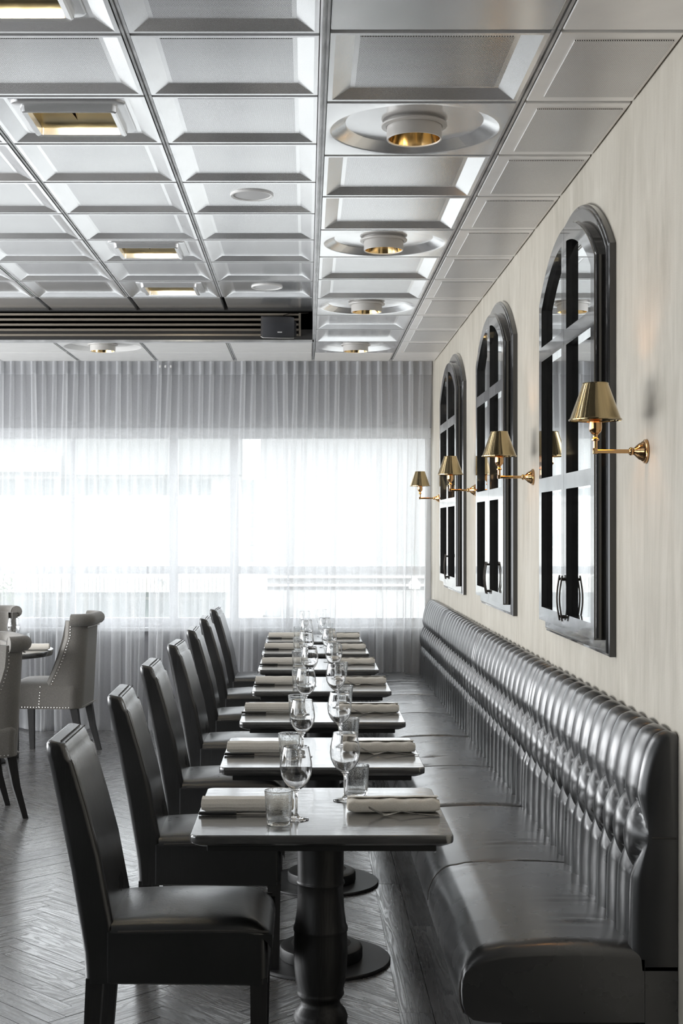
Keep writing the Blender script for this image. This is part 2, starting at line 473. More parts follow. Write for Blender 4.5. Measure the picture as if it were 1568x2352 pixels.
# window wall
XWIN = -3.6
zt, zr1, zr0, zb = 2.392, 1.285, 1.222, .80
ww = MB().box(XW, WX, YW, YW+.2, -.12, zb-.03).box(XW, WX, YW, YW+.2, zt, 3.4).box(XW, XWIN, YW, YW+.2, zb-.03, zt)
struct(obj('wall_window', ww, M['wallw']), 'white wall under and over the wide window, behind the sheer curtains')
win = struct(empty('window_1', (0, YW+.08, 0)), 'wide white framed window behind the sheer curtains')
fr = MB().rbox(XWIN, WX, -.035, .035, zt-.088, zt, .004).rbox(XWIN, WX, -.035, .035, zb, zb+.07, .004)
obj('frame', fr, M['wframe'], win)
obj('transom', MB().rbox(XWIN, WX, -.03, .03, zr0, zr1, .004), M['wframe'], win)
ms = [(XWIN, XWIN+.06), (-2.73, -2.69), (-1.892, -1.854), (-1.10, -1.03), (-.614, -.545), (.945, .995)]
for a, b in ms:
    obj('mullion', MB().rbox(a, b, -.032, .032, zb+.07, zt-.088, .004), M['wframe'], win)
for i in range(len(ms)-1):
    for z0, z1 in ((zb+.07, zr0), (zr1, zt-.088)):
        obj('pane', MB().add([(ms[i][1], 0, z0), (ms[i+1][0], 0, z0), (ms[i+1][0], 0, z1), (ms[i][1], 0, z1)], [(0, 1, 2, 3)]), M['pane'], win, sharp=0, fix=False)
obj('sill', MB().rbox(XWIN, WX, -.16, -.03, zb-.03, zb, .006), M['wframe'], win)
struct(obj('trim_1', MB().box(XW, WX, 10.76, 10.88, 2.905, 2.93), M['white']), 'white curtain track above the sheer curtains')

# ceilings ---------------------------------------------------------
TW = .577; TL = .5985-.022
RE = 9.52                      # bulkhead line
cl = MB().box(XW, .05, YB, RE+.05, ZL+.075, ZL+.2).box(.05, WX, YB, YW+.1, ZR+.075, ZR+.2).box(XW, .05, RE, YW+.1, ZR+.075, ZR+.2)
ceil = struct(obj('ceiling', cl, M['slab']), 'white coffered metal tile ceiling on two levels')
obj('step_trim', MB().box(.041, .0615, YB, RE, ZR+.012, ZL+.1), M['rail'], ceil, sharp=0)
def coffer(tw, tl, lip=.014, bev=.053, d=.02, up=.045):
    """tile frame: edge flange, lip, sloped bevel; origin at the tile centre, underside at z=0"""
    mb = MB(); hx, hy = tw/2, tl/2
    rings = [(hx, hy, up), (hx, hy, 0), (hx-lip, hy-lip, 0), (hx-lip-bev, hy-lip-bev, d)]
    V = []; Fc = []
    for a, b, z in rings: V += [(-a, -b, z), (a, -b, z), (a, b, z), (-a, b, z)]
    for j in range(3):
        for i in range(4): Fc.append((j*4+i, j*4+(i+1) % 4, (j+1)*4+(i+1) % 4, (j+1)*4+i))
    return mb.add(V, Fc), (hx-lip-bev, hy-lip-bev, d)
def flat(x, y, z): return MB().add([(-x, -y, z), (-x, y, z), (x, y, z), (x, -y, z)], [(0, 1, 2, 3)])
cm, (ix, iy, iz) = coffer(TW, TL)
ME_frame = mesh_of('ceiling_tile', cm, M['tile'], 0)
pl = flat(ix, iy, iz)
ME_border = mesh_of('perforated_panel', MB().box(-ix, ix, -iy, iy, iz, iz+.012), M['tile'], 0)
ME_perf = mesh_of('perforated_panel', MB().box(-ix+.014, ix-.014, -iy+.012, iy-.012, iz-.0012, iz+.006), M['perf'], 0)
def hole_panel(hx, hy, z0, z1, ox, oy):
    return MB().box(-hx, hx, -hy, -oy, z0, z1).box(-hx, hx, oy, hy, z0, z1).box(-hx, -ox, -oy, oy, z0, z1).box(ox, hx, -oy, oy, z0, z1)
ME_border_h = mesh_of('perforated_panel', hole_panel(ix, iy, iz, iz+.012, .15, .138), M['tile'], 0)
ME_perf_h = mesh_of('perforated_panel', hole_panel(ix-.014, iy-.012, iz-.0012, iz+.006, .15, .138), M['perf'], 0)
def tile_coffer(x, y, z):
    t = link('ceiling_tile', ME_frame, ceil, (x, y, z)); link('back_panel', ME_border, t); link('perforated_panel', ME_perf, t); return t
def dish(tw, tl, r0=.277, r1=.225, d=.028, up=.045, seg=48):
    hx, hy = tw/2, tl/2; ro = min(r0, hy-.006); V = []; Fc = []
    def sq(a):
        c, s_ = math.cos(a), math.sin(a); k = min(hx/abs(c) if abs(c) > 1e-9 else 1e9, hy/abs(s_) if abs(s_) > 1e-9 else 1e9); return k*c, k*s_
    ca = math.atan2(hy, hx); angs = sorted([2*PI*i/seg for i in range(seg)]+[ca, PI-ca, PI+ca, 2*PI-ca]); n = len(angs)
    rows = []
    for a in angs: rows.append((*sq(a), up))
    for a in angs: rows.append((*sq(a), 0))
    for r, z in ((ro, 0), (ro-.006, .003), (r1+.004, d-.003), (r1, d), (.089, d)):
        for a in angs: rows.append((r*math.cos(a), r*math.sin(a), z))
    for j in range(6):
        for i in range(n): Fc.append((j*n+i, j*n+(i+1) % n, (j+1)*n+(i+1) % n, (j+1)*n+i))
    return MB().add(rows, Fc)
ME_dish = mesh_of('ceiling_tile', dish(TW, TL), M['tile'], 30)
ME_plain = mesh_of('ceiling_tile', MB().rbox(-TW/2, TW/2, -TL/2, TL/2, 0, .045, .004), M['tile'], 30)
def seam_panel(w_, l_, mt='tile'):
    return mesh_of('ceiling_tile', MB().rbox(-w_/2, w_/2, -l_/2, l_/2, 0, .045, .003), M[mt], 30)
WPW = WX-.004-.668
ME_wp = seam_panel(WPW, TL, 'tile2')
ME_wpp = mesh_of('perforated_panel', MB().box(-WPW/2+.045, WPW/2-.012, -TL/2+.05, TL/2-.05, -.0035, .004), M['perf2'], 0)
xR = .063+TW/2+.0; xP = .668+WPW/2
DOWN = []
for k in range(-11, 12):
    ya, yb = YK(k)+.011, YK(k+1)-.011
    if k == 11: yb = 10.69
    yc = (ya+yb)/2
    if k in (1, 4, 7, 10):
        link('ceiling_tile', ME_dish, ceil, (xR, yc, ZR)); DOWN.append((xR, yc, ZR))
    elif k == 11:
        link('ceiling_tile', seam_panel(TW, yb-ya, 'white'), ceil, (xR, yc, ZR))
    elif k < 0:
        link('ceiling_tile', ME_plain, ceil, (xR, yc, ZR))
    else: tile_coffer(xR, yc, ZR)
    if k == 11: link('ceiling_tile', seam_panel(WPW, yb-ya, 'tile2'), ceil, (xP, yc, ZR))
    else:
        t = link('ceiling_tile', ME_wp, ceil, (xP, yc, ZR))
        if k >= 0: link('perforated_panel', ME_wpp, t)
COLX = [.038-TW/2-i*.605 for i in range(9)]
SQ = []; DISC = []
for c, x in enumerate(COLX):
    for k in range(-11 if c < 5 else -2, 10):
        yc = (YK(k)+YK(k+1))/2
        if k == 9:
            ya, yb = YK(9)+.011, RE-.004
            link('ceiling_tile', seam_panel(TW, yb-ya), ceil, (x, (ya+yb)/2, ZL)); continue
        if c > 4 and k < 0: continue
        tt = tile_coffer(x, yc, ZL)
        if c == 1 and k in (0, 2, 6, 8):
            for ch in list(tt.children): bpy.data.objects.remove(ch)
            for nm, me_ in (('back_panel', ME_border_h), ('perforated_panel', ME_perf_h)): link(nm, me_, tt)
        if c == 1 and k in (0, 2, 6, 8): SQ.append((x, yc, ZL+.02))
        if c == 0 and k in (4, 8): DISC.append((x, yc, ZL+.02))
    # low strip between the bulkhead and the curtain
    for ya, yb in ((RE+.06, YK(11)-.011), (YK(11)+.011, 10.69)):
        if c == 2 and ya < 9.7:
            link('ceiling_tile', mesh_of('ceiling_tile', dish(TW, yb-ya), M['white'], 30), ceil, (x, (ya+yb)/2, ZR)); DOWN.append((x, (ya+yb)/2, ZR))
        else: link('ceiling_tile', seam_panel(TW, yb-ya, 'white'), ceil, (x, (ya+yb)/2, ZR))
def rail(x, y0, y1, z, w_=.028):
    mb = MB().box(x-w_/2+.003, x-.003, y0, y1, z+.004, z+.03).box(x+.003, x+w_/2-.003, y0, y1, z+.004, z+.03).box(x-.003, x+.003, y0, y1, z+.014, z+.03)
    return obj('ceiling_rail', mb, M['rail'], ceil, sharp=0)
for i in range(9):
    x = COLX[i]-TW/2-.014
    for k in range(0, 9, 1): rail(x, YK(k)+.001, YK(k+1)-.001, ZL)
    rail(x, RE+.05, 10.69, ZR)
rail(.0505, YB, 10.69, ZR, .023)
for k in range(0, 11): rail(.6525, YK(k)+.001, YK(k+1)-.001, ZR, .029)
rail(.6525, YK(11), 10.69, ZR, .029); rail(.6525, YB, YK(0)-.002, ZR, .029)

# bulkhead with linear air grille
bh = struct(obj('wall_bulkhead', MB().box(XW, .049, RE, RE+.05, ZR-.006, ZL+.08), M['dark']), 'dark bulkhead face with a long linear air grille')
gz0, gz1 = ZR+.015, ZL-.02
for i in range(5):
    z = gz0+.012+(gz1-gz0-.03)*i/4
    obj('slat', MB().rbox(XW, -.055, RE-.022, RE-.001, z, z+.016, .003), M['slat'], bh)
obj('grille_frame', MB().rbox(-.055, -.040, RE-.026, RE-.001, gz0+.012, gz1-.002, .002), M['slat'], bh)
obj('edge_trim', MB().rbox(XW, .04, RE-.012, RE+.045, ZR-.012, ZR+.004, .003), M['rail'], bh)

# ------------------------------------------------------------------ exterior
GZ = -1.75
struct(obj('ground', MB().box(-60, 60, 11.6, 140, GZ-.2, GZ), M['pave']), 'pale street outside the window')
YBd = 45.0; pxm = F/YBd
def bx(px): return (px-704)/pxm
def bz(py): return H+(1214-py)/pxm
b = tag(empty('far_building', (bx(300), YBd, GZ)), 'white rendered building across the street with strip windows and shop fronts', 'building')
def B(name, x0, x1, y0, y1, d0, d1, mat):
    return obj(name, MB().box(x0-bx(300), x1-bx(300), d0, d1, bz(y1)-GZ, bz(y0)-GZ), M[mat], b, sharp=0)
B('wall', bx(-420), bx(598), 1093, 1426, 0.0, 8.0, 'bwall')
B('fascia', bx(-420), bx(556), 1000, 1093, -.9, .3, 'bgrey')
B('balcony_wall', bx(-420), bx(150), 1048, 1086, -2.2, -.9, 'bwhite')
for i in range(15):
    x = -180+i*45
    if x < 520: B('window', bx(x), bx(x+34), 1102, 1136, -.06, .04, 'bglass')
B('ledge', bx(-420), bx(545), 1140, 1152, -.15, 0, 'bwhite')
B('small_window', bx(252), bx(283), 1224, 1254, -.06, .03, 'bglass'); B('window_ledge', bx(242), bx(285), 1254, 1259, -.25, 0, 'bsheet')
aw = MB()
for i in range(110):
    x = bx(-420)+i*(bx(530)-bx(-420))/110; aw.box(x-bx(300), x+.09-bx(300), -1.3, -1.22, bz(1356)-GZ, bz(1320)-GZ)
a_ = obj('corrugated_awning', aw, M['bsheet'], b, sharp=0)
B('awning_board', bx(-420), bx(530), 1318, 1356, -1.22, 0, 'bwhite')
for i in range(12):
    x = -120+i*54
    if x < 500: B('shop_window', bx(x), bx(x+42), 1378, 1424, -.1, .02, 'bglass'); B('shop_transom', bx(x), bx(x+42), 1360, 1371, -.1, .02, 'bglass')
for i in range(4):
    y = (1098, 1182, 1214, 1258)[i]; B('stair_window', bx(557), bx(592), y+4, (1178, 1210, 1252, 1288)[i], -.06, .03, 'bglass')
# fragments of the shop lettering visible beside the mullion, each stroke where it is seen
def stroke(x0, y0, x1, y1, w_):
    p, q = Vector((bx(x0), bz(y0))), Vector((bx(x1), bz(y1))); d = (q-p).normalized(); n_ = Vector((-d.y, d.x))*w_/pxm/2
    return [(v.x-bx(300), v.y-GZ) for v in (p-n_, q-n_, q+n_, p+n_)]
for s_ in ((373.5, 1327, 373.5, 1341, 2.6), (373, 1328, 382, 1328, 2.2), (387, 1328, 383.5, 1335, 1.8), (383.5, 1335, 387, 1341, 1.8), (368, 1337, 369.5, 1341, 2.0), (419, 1327, 419, 1331, 1.5)):
    obj('sign_stroke', MB().prism(stroke(*s_), -1.36, -1.31, 'y'), M['bgrey'], b, sharp=0)
pb = tag(empty('pale_building', (4.0, 75, GZ)), 'pale grey block beyond the white building, faint through the curtain', 'building')
obj('wall', MB().box(-6.5, 26, 0, 10, 0, 9.5), M['bpale'], pb, sharp=0)
for i in range(5): obj('window', MB().box(-3+i*3.6, -1.6+i*3.6, -.06, .02, 1.2, 2.0), M['bglass'], pb, sharp=0)
for i in range(3): obj('ledge', MB().box(-6.5, 26, -.3, 0, .2+i*.45, .32+i*.45), M['bwall'], pb, sharp=0)
lp = tag(empty('street_lamp', (2.35, 30, GZ)), 'thin white street lamp post seen through the right end of the curtain', 'street lamp')
obj('post', MB().tube([(0, 0, 0), (0, 0, 2.0)], .03, 8), M['bwhite'], lp); obj('lamp_head', MB().lathe([(.02, 2.0), (.12, 2.03), (.14, 2.12), (.05, 2.25), (.0, 2.26)], 12), M['bwhite'], lp)
tr = tag(empty('street_tree', (-7.15, 31, GZ)), 'small leafy tree outside at the left end of the window', 'tree')
obj('trunk', MB().tube([(0, 0, 0), (.03, 0, .8), (0, .05, 1.5)], [.07, .06, .04], 8), M['bark'], tr)
lf = MB()
for i in range(700):
    a = RNG.normal(size=3); a /= np.linalg.norm(a); r = .75*RNG.random()**.4
    c = Vector((a[0]*r*.85, a[1]*r*.85, 1.75+a[2]*r*1.1)); q = Matrix.Rotation(RNG.random()*6, 4, Vector(RNG.normal(size=3)).normalized())
    lf.add([(-.05, 0, 0), (0, -.025, .01), (.06, 0, 0), (0, .025, .01)], [(0, 1, 2, 3)], T(c) @ q)
o = obj('foliage', lf, M['leaf'], tr, sharp=0, fix=False); o['kind'] = 'stuff'

# ------------------------------------------------------------------ curtains
def curtain(x0, x1, name, label, seed, YC=10.83):
    r = np.random.default_rng(seed); p = .0835; n = int(round((x1-x0)/p)); p = (x1-x0)/n; sub = 14
    S = np.linspace(0, n, n*sub+1); zs = np.concatenate([np.linspace(.006, .25, 5), np.linspace(.4, 2.5, 22), np.linspace(2.6, 2.76, 4), [2.795, 2.83, 2.90]])
    amp = .5+r.random(n+1)*1.0; drift = r.normal(size=n+1)*.085; ph = r.normal(size=n+1)*.42; q0 = r.random(n+1)
    kn = np.arange(n+1)
    A = np.zeros((len(zs), len(S), 3))
    for j, z in enumerate(zs):
        t = min(1.0, (2.83-z)/2.6) if z < 2.83 else 0.0
        a_i = np.interp(S, kn, amp); d_i = np.interp(S, kn, np.convolve(drift, [.25, .5, .25], 'same')); ph_i = np.interp(S, kn, ph)
        fr_ = S+ph_i*t*.5
        phi = 2*PI*fr_
        q = 7.0-4.2*min(1, t*2.2)
        c_ = (.5+.5*np.cos(phi))**q
        y = -(.030+.020*t)*a_i*c_ - .018*t*np.sin(phi*.5+1.3*a_i)*a_i
        x = S*p+d_i*t*1.1+(.012+.012*t)*a_i*np.sin(phi)*c_*1.6
        hem = .03*math.exp(-z/.15)
        y = (y-hem*np.sin(S*1.1+seed)*.9)*np.clip(np.minimum(S, n-S)/.9, 0, 1)
        A[j, :, 0] = np.clip(x0+x, x0-.004, x1+.004); A[j, :, 1] = YC+y; A[j, :, 2] = z+ (.012*np.sin(S*.9+seed) if z < .01 else 0)
    A[0, :, 2] = np.maximum(A[0, :, 2], .001)
    root = tag(empty(name, ((x0+x1)/2, YC, 0)), label, 'curtain', 'sheer curtains across the window')
    A -= np.array([(x0+x1)/2, YC, 0])
    obj('sheer_panel', MB().grid(A), M['sheer'], root, sharp=0, fix=False).data.shade_smooth()
    hd = A[-3:].copy(); hd[:, :, 1] -= .004
    obj('header_tape', MB().grid(hd), M['tape'], root, sharp=0, fix=False).data.shade_smooth()
    h = A[:1].repeat(2, 0).copy(); h[1, :, 2] += .03; h[:, :, 1] -= .003
    obj('hem', MB().grid(h), M['sheer'], root, sharp=0, fix=False).data.shade_smooth()
    return root
cu = curtain(-3.9, -1.225, 'sheer_curtain', 'white sheer curtain hanging behind the round table and grey chairs', 3)
cu2 = curtain(-1.24, .985, 'sheer_curtain', 'white sheer curtain behind the row of square tables, touching the plaster wall', 5, 10.85)
for i in range(3):
    obj('glider', MB().rbox(-1.14+.042*i-.125*0+.0-(-.1125), -1.125+.042*i+.1125, -.06, -.05, 2.845, 2.865, .002), M['white'], cu2)

# ------------------------------------------------------------------ banquette
def bench_profile(n_):     # seat section (x, z) from the tuck under the front, over the round nose, to the back
    P = [(.905, .262), (.47, .262), (.437, .268), (.417, .285), (.409, .31), (.407, .345)]
    for i in range(1, 9):
        a = PI/2*i/8; P.append((.500-.093*math.cos(a), .352+.108*math.sin(a)))
    for x in np.linspace(.53, .905, n_): P.append((x, .46+.014*math.sin((x-.45)/.45*PI*.9)))
    return P
SEAT0 = np.array(bench_profile(16))
def wrinkle(X, Y, Z, seed):
    r = np.random.default_rng(seed); d = np.zeros_like(X)
    for _ in range(5):
        cx, cy, L, wd, am = r.uniform(.55, .78), r.uniform(.1, 1.7), r.uniform(.05, .12), r.uniform(.02, .05), r.uniform(.002, .0045)
        u = (X-cx)/L; vv = (Y-cy-.2*(X-cx))/wd
        d += am*np.exp(-u*u-vv*vv)*np.cos(vv*5+u)
    return d
def seat_mesh(L, seed):
    mid = L/2 if L > 1.6 else L*.62
    ys = np.unique(np.round(np.concatenate([np.array([0, .002, .006, .014, .024, .036, .05]), np.linspace(.06, L-.06, int(L/.018)), L-np.array([.012, .006, .002, 0]), mid+np.array([-.012, -.006, -.003, 0, .003, .006, .012])]), 5))
    A = np.zeros((len(ys), len(SEAT0), 3)); cen = np.array([.66, .37])
    for j, y in enumerate(ys):
        P = SEAT0.copy(); e0 = min(y, .05)/.05; e1 = min(L-y, .012)/.012
        k = 1-(.032*(1-math.sqrt(max(0, 1-(1-e0)**2)))) / .12*1.0
        top = P[:, 1] > .40
        ins = .034*(1-math.sqrt(max(0, 1-(1-e0)**2)))+.010*(1-math.sqrt(max(0, 1-(1-e1)**2)))
        s_ = .0035*math.exp(-((y-mid)/.005)**2)
        dx = np.where(P[:, 0] < .50, ins*.35+s_, 0); dz = np.where(top, -(ins+s_)*np.clip((P[:, 1]-.38)/.08, 0, 1), 0)
        crown = .006*math.sin(PI*min(1, max(0, (y % mid)/mid)))
        A[j, :, 0] = P[:, 0]+dx; A[j, :, 2] = P[:, 1]+dz+np.where(top, crown*np.clip((P[:, 1]-.40)/.06, 0, 1), 0); A[j, :, 1] = y
    w_ = wrinkle(A[:, :, 0], A[:, :, 1], A[:, :, 2], seed); A[:, :, 2] += np.where((A[:, :, 0] > .52) & (A[:, :, 0] < .86), w_, 0)
    mb = MB().grid(A)
    n = len(SEAT0); m_ = len(ys)
    mb.f.append(tuple(range(n))); mb.f.append(tuple((m_-1)*n+i for i in reversed(range(n))))
    return mb, mid
BP = np.array([(.905, .40), (.905, .44), (.905, .52), (.907, .60), (.911, .68), (.917, .765), (.925, .85), (.935, .92), (.948, .97), (.965, 1.005), (.979, 1.028), (.990, 1.034), (.9935, 1.02)])
def back_mesh(L, n):
    # arc-length resample of the profile
    d = np.r_[0, np.cumsum(np.linalg.norm(np.diff(BP, axis=0), axis=1))]
    t = np.linspace(0, d[-1], 74); px = np.interp(t, d, BP[:, 0]); pz = np.interp(t, d, BP[:, 1])
    k3 = np.ones(5)/5
    px[2:-2] = np.convolve(px, k3, 'same')[2:-2]; pz[2:-2] = np.convolve(pz, k3, 'same')[2:-2]
    p = L/n; ys = np.linspace(0, L, n*14+1)
    tA, tB, tC = [np.interp(z, pz[:58], t[:58]) for z in (.648, .755, .868)]
    Yg, Tg = np.meshgrid(ys, t)
    u = Yg/p; ub = np.abs(u-np.round(u)); v = np.where(Tg > tB, (Tg-tB)/(tC-tB), (tB-Tg)/(tB-tA))
    hw = np.minimum(.5, .5*v)
    s_ = ub/np.maximum(hw, 1e-4); ch = s_ < 1
    h_c = .044*np.sqrt(np.clip(1-s_**2, 0, 1))*np.clip(2*hw, 0, 1)**np.where(Tg < tB, .55, .8)
    ud = (.5-ub)/.5; pq = np.clip(1-(ud+v)**2, 0, 1)*np.clip(1-(ud-v)**2, 0, 1)
    h = np.where(ch, h_c, .052*pq**.38)
    bot = np.clip((Tg)/.05, 0, 1); h = h*(.55+.45*bot)
    e = np.minimum(Yg, L-Yg); h = h*np.clip(.25+.75*np.sqrt(np.clip(e/.03, 0, 1)), 0, 1)
    rng = np.random.default_rng(int(L*100)); h *= (1+.10*np.repeat(rng.normal(size=n*14//7+1), 7)[:len(ys)])[None, :].clip(.8, 1.15)*0+1
    tx = np.gradient(px, t); tz = np.gradient(pz, t); nx, nz = -tz, tx; nl = np.hypot(nx, nz); nx, nz = nx/nl, nz/nl
    fade = np.clip((t[-1]-t)/.05, 0, 1)[:, None]; h = h*fade
    A = np.stack([np.minimum(px[:, None]+nx[:, None]*h, .9935), Yg, pz[:, None]+nz[:, None]*h], -1)
    mb = MB().grid(A); a, b_ = A.shape[:2]
    # end cheeks and closed rear
    for col in (0, b_-1):
        ids = [j*b_+col for j in range(a)]; y = ys[col]
        mb.add([(.9935, y, .40)], []); mb.f.append(tuple(ids+[mb.n-1]))
    mb.f.append(tuple([0, (a*b_), (a*b_)+1, b_-1])) if False else None
    return mb
mods = [(3.69, 5.54, 14), (5.54, 7.39, 14), (7.39, 9.24, 14), (9.24, 10.62, 10)]
bl = ['black tufted leather banquette section at the open end, dark side panel showing',
      'second black tufted leather banquette section from the open end',
      'third black tufted leather banquette section from the open end',
      'short black tufted leather banquette section beside the curtain']
for i, (a, b_, n) in enumerate(mods):
    L = b_-a-.004
    t = tag(empty('banquette', (0, a, 0)), bl[i], 'bench', 'banquette sections along the plaster wall')
    smb, mid = seat_mesh(L, i+11)
    obj('seat', smb, M['bench'], t, sharp=50)
    obj('backrest', back_mesh(L, n), M['tuft'], t, sharp=70)
    pts = [(x, mid, z+.0008) for x, z in SEAT0[5:]]
    obj('seam', MB().tube([(x-.0015 if x < .45 else x, y, z-.004) for x, y, z in pts], .0022, 6), M['stitch'], t)
    if i == 0:
        cent = [(x, .010, z) for x, z in SEAT0[3:]]
        obj('piping', MB().tube([(x+.004 if x < .5 else x, y, z-.022*min(1, max(0, (z-.34)/.1))) for x, y, z in cent], .003, 6), M['stitch'], t)
        obj('side_seam', MB().tube([(.925, .0, .756), (.95, -.001, .756), (.99, -.001, .755)], .0025, 6), M['stitch'], t)
    obj('plinth', MB().box(.53, .906, .06 if i == 0 else 0, L, 0.001, .262), M['iron'], t, sharp=0)
    obj('rear_panel', MB().box(.906, .9935, 0, L, 0.001, .41), M['bench'], t, sharp=0)

# ------------------------------------------------------------------ tables
tabs = [(3.681, .0405), (4.727, .053), (5.832, .067), (6.94, .075), (8.0, .068), (9.043, .0575), (10.0, .053)]
ZT = H-.82; TD = .681; TWd = .708
ordn = ['seventh', 'sixth', 'fifth', 'fourth', 'third', 'second', 'last']
def tname(i):
    return ordn[i]+' table from the curtain' if i < 6 else 'square table beside the curtain'
def col_profile():
    P = [(.068, .700), (.068, .640), (.067, .59), (.0665, .562), (.070, .558), (.071, .552), (.0665, .546), (.0665, .52), (.070, .47), (.075, .435), (.0795, .424), (.0795, .416), (.077, .411),
         (.0785, .38), (.079, .345), (.0765, .30), (.072, .265), (.0665, .242), (.068, .236), (.069, .230), (.066, .225), (.058, .215), (.056, .207), (.060, .196), (.074, .180), (.0795, .165), (.0775, .15), (.074, .143), (.0795, .139), (.080, .128), (.072, .118), (.066, .105), (.07, .085), (.095, .070), (.115, .062)]
    return P
def make_table():
    t = empty('bistro_table')
    mb = MB()
    bm_poly = rrect(0, 0, TWd/2, TD/2, .022, 5)
    secs = []
    for ins, z in ((.022, -.034), (.010, -.028), (.001, -.022), (0, -.016), (0, -.005), (.0015, -.0015), (.004, 0)):
        secs.append([(x*(1-ins/(TWd/2)), y*(1-ins/(TD/2)), ZT+z) for x, y in bm_poly])
    mb.loft(secs); obj('tabletop', mb, M['tabw'], t, sharp=40)
    obj('under_frame', MB().rbox(-.31, .31, -.30, .30, ZT-.052, ZT-.034, .003).rbox(-.12, .12, -.12, .12, .692, ZT-.05, .004), M['iron'], t)
    obj('column', MB().lathe(col_profile(), 40, cap=True), M['legw'], t, sharp=60)
    obj('base_collar', MB().lathe([(.150, .012), (.152, .016), (.152, .046), (.149, .054), (.141, .058), (.110, .064)], 48, cap=True), M['iron'], t, sharp=40)
    obj('base_plate', MB().lathe([(.252, .0), (.255, .002), (.255, .009), (.252, .012)], 64, cap=True), M['base'], t, sharp=40)
    return t
tb0 = make_table(); TABLES = []
for i, (yf, xc) in enumerate(tabs):
    t = tb0 if i == 0 else copy_tree(tb0)
    t.location = (xc, yf+TD/2, 0)
    lab = ['dark oak square table at the open end, its turned pedestal in full view', 'dark oak square table, second from the open end of the bench',
           'dark oak square table, third from the open end of the bench', 'dark oak square table halfway along the bench, fourth from either end',
           'dark oak square table, third from the curtain', 'dark oak square table, second from the curtain', 'dark oak square table right beside the curtain'][i]
    tag(t, lab, 'table', 'square pedestal tables along the bench'); TABLES.append((xc, yf+TD/2))

# tableware prototypes (origin at base centre)
def make_wine():
    P = [(.0, .0), (.033, .0), (.036, .0012), (.0355, .0025), (.022, .0045), (.009, .009), (.0045, .016), (.0037, .03), (.0036, .060), (.0045, .074), (.009, .082), (.022, .092), (.034, .106), (.0425, .124), (.0455, .143), (.0445, .162), (.0400, .185), (.0362, .204),
         (.0356, .2052), (.0350, .204), (.0388, .185), (.0432, .162), (.0442, .143), (.0412, .125), (.0328, .1075), (.021, .094), (.010, .087), (.0, .0845)]
    return obj('wine_glass', MB().lathe(P, 40), M['glass'], sharp=60)
def make_tumbler():
    P = [(.0, .0), (.030, .0), (.0325, .002), (.034, .010), (.0365, .045), (.0400, .092), (.0395, .0945), (.0382, .0945), (.0375, .092), (.0345, .045), (.0315, .016), (.029, .012), (.0, .011)]
    return obj('tumbler', MB().lathe(P, 40), M['seeded'], sharp=60)
def make_napkin():
    t = empty('napkin')
    mb = MB(); xs = np.linspace(-.132, .132, 17); secs = []
    r = np.random.default_rng(2)
    for i, x in enumerate(xs):
        q = []; sag = .0015*math.sin(i*1.7); e = 1-.35*max(0, abs(x)-.122)/.010
        n = 22
        for k in range(n):
            a = 2*PI*k/n; ca, sa = math.cos(a), math.sin(a)
            yy = .034*np.sign(ca)*abs(ca)**.55; zz = .0185*np.sign(sa)*abs(sa)**.6
            if sa > 0: zz *= 1+.12*math.cos(a)+.05*math.sin(i*.9)
            q.append((x, yy*(.97+.03*e), .0187+zz*e+ (sag if sa > 0 else 0)))
        secs.append(q)
    obj('roll', mb.loft(secs), M['napkin'], t, sharp=50)
    fl_ = np.array([[(x, y, z+.0006*math.sin(x*70)) for x in np.linspace(-.131, .131, 12)] for y, z in ((-.0335, .012), (-.0362, .016), (-.0352, .026), (-.028, .0382), (-.010, .0405), (.006, .0408))])
    fl2 = fl_.copy(); fl2[:, :, 2] += .0012; fl2[:, :, 1] -= .0008
    obj('fold', MB().grid(fl_).grid(fl2), M['napkin'], t, sharp=0)
    for s_ in (-1, 1):
        pts = []
        for k in range(26):
            a = k*.62; r_ = 1-k/30
            pts.append((s_*.1325, .028*r_*math.cos(a), .0187+.0145*r_*math.sin(a)))
        obj('spiral_edge', MB().tube(pts, .0012, 5), M['napkin'], t)
    return t
def make_knife():          # handle towards -x
    t = empty('table_knife')
    mb = MB(); secs = []
    for x, hw, hh in ((-.115, .004, .003), (-.113, .0075, .0048), (-.08, .0085, .0055), (-.03, .0075, .0052), (-.008, .0068, .005), (-.006, .0055, .0038)):
        secs.append([(x, hw*math.cos(2*PI*k/10), .0058+hh*math.sin(2*PI*k/10)) for k in range(10)])
    obj('handle', mb.loft(secs), M['handle'], t)
    mb = MB(); secs = []
    for x, hw, y in ((-.006, .005, 0), (.004, .0052, 0), (.012, .0085, .001), (.06, .0095, .001), (.10, .0090, .0015), (.116, .0055, .004), (.122, .001, .0075)):
        secs.append([(x, y-hw, .0051), (x, y-hw*.2, .0042), (x, y+hw, .0042), (x, y+hw, .0060), (x, y-hw*.2, .0060)])
    obj('blade', mb.loft(secs), M['steel'], t, sharp=25)
    return t
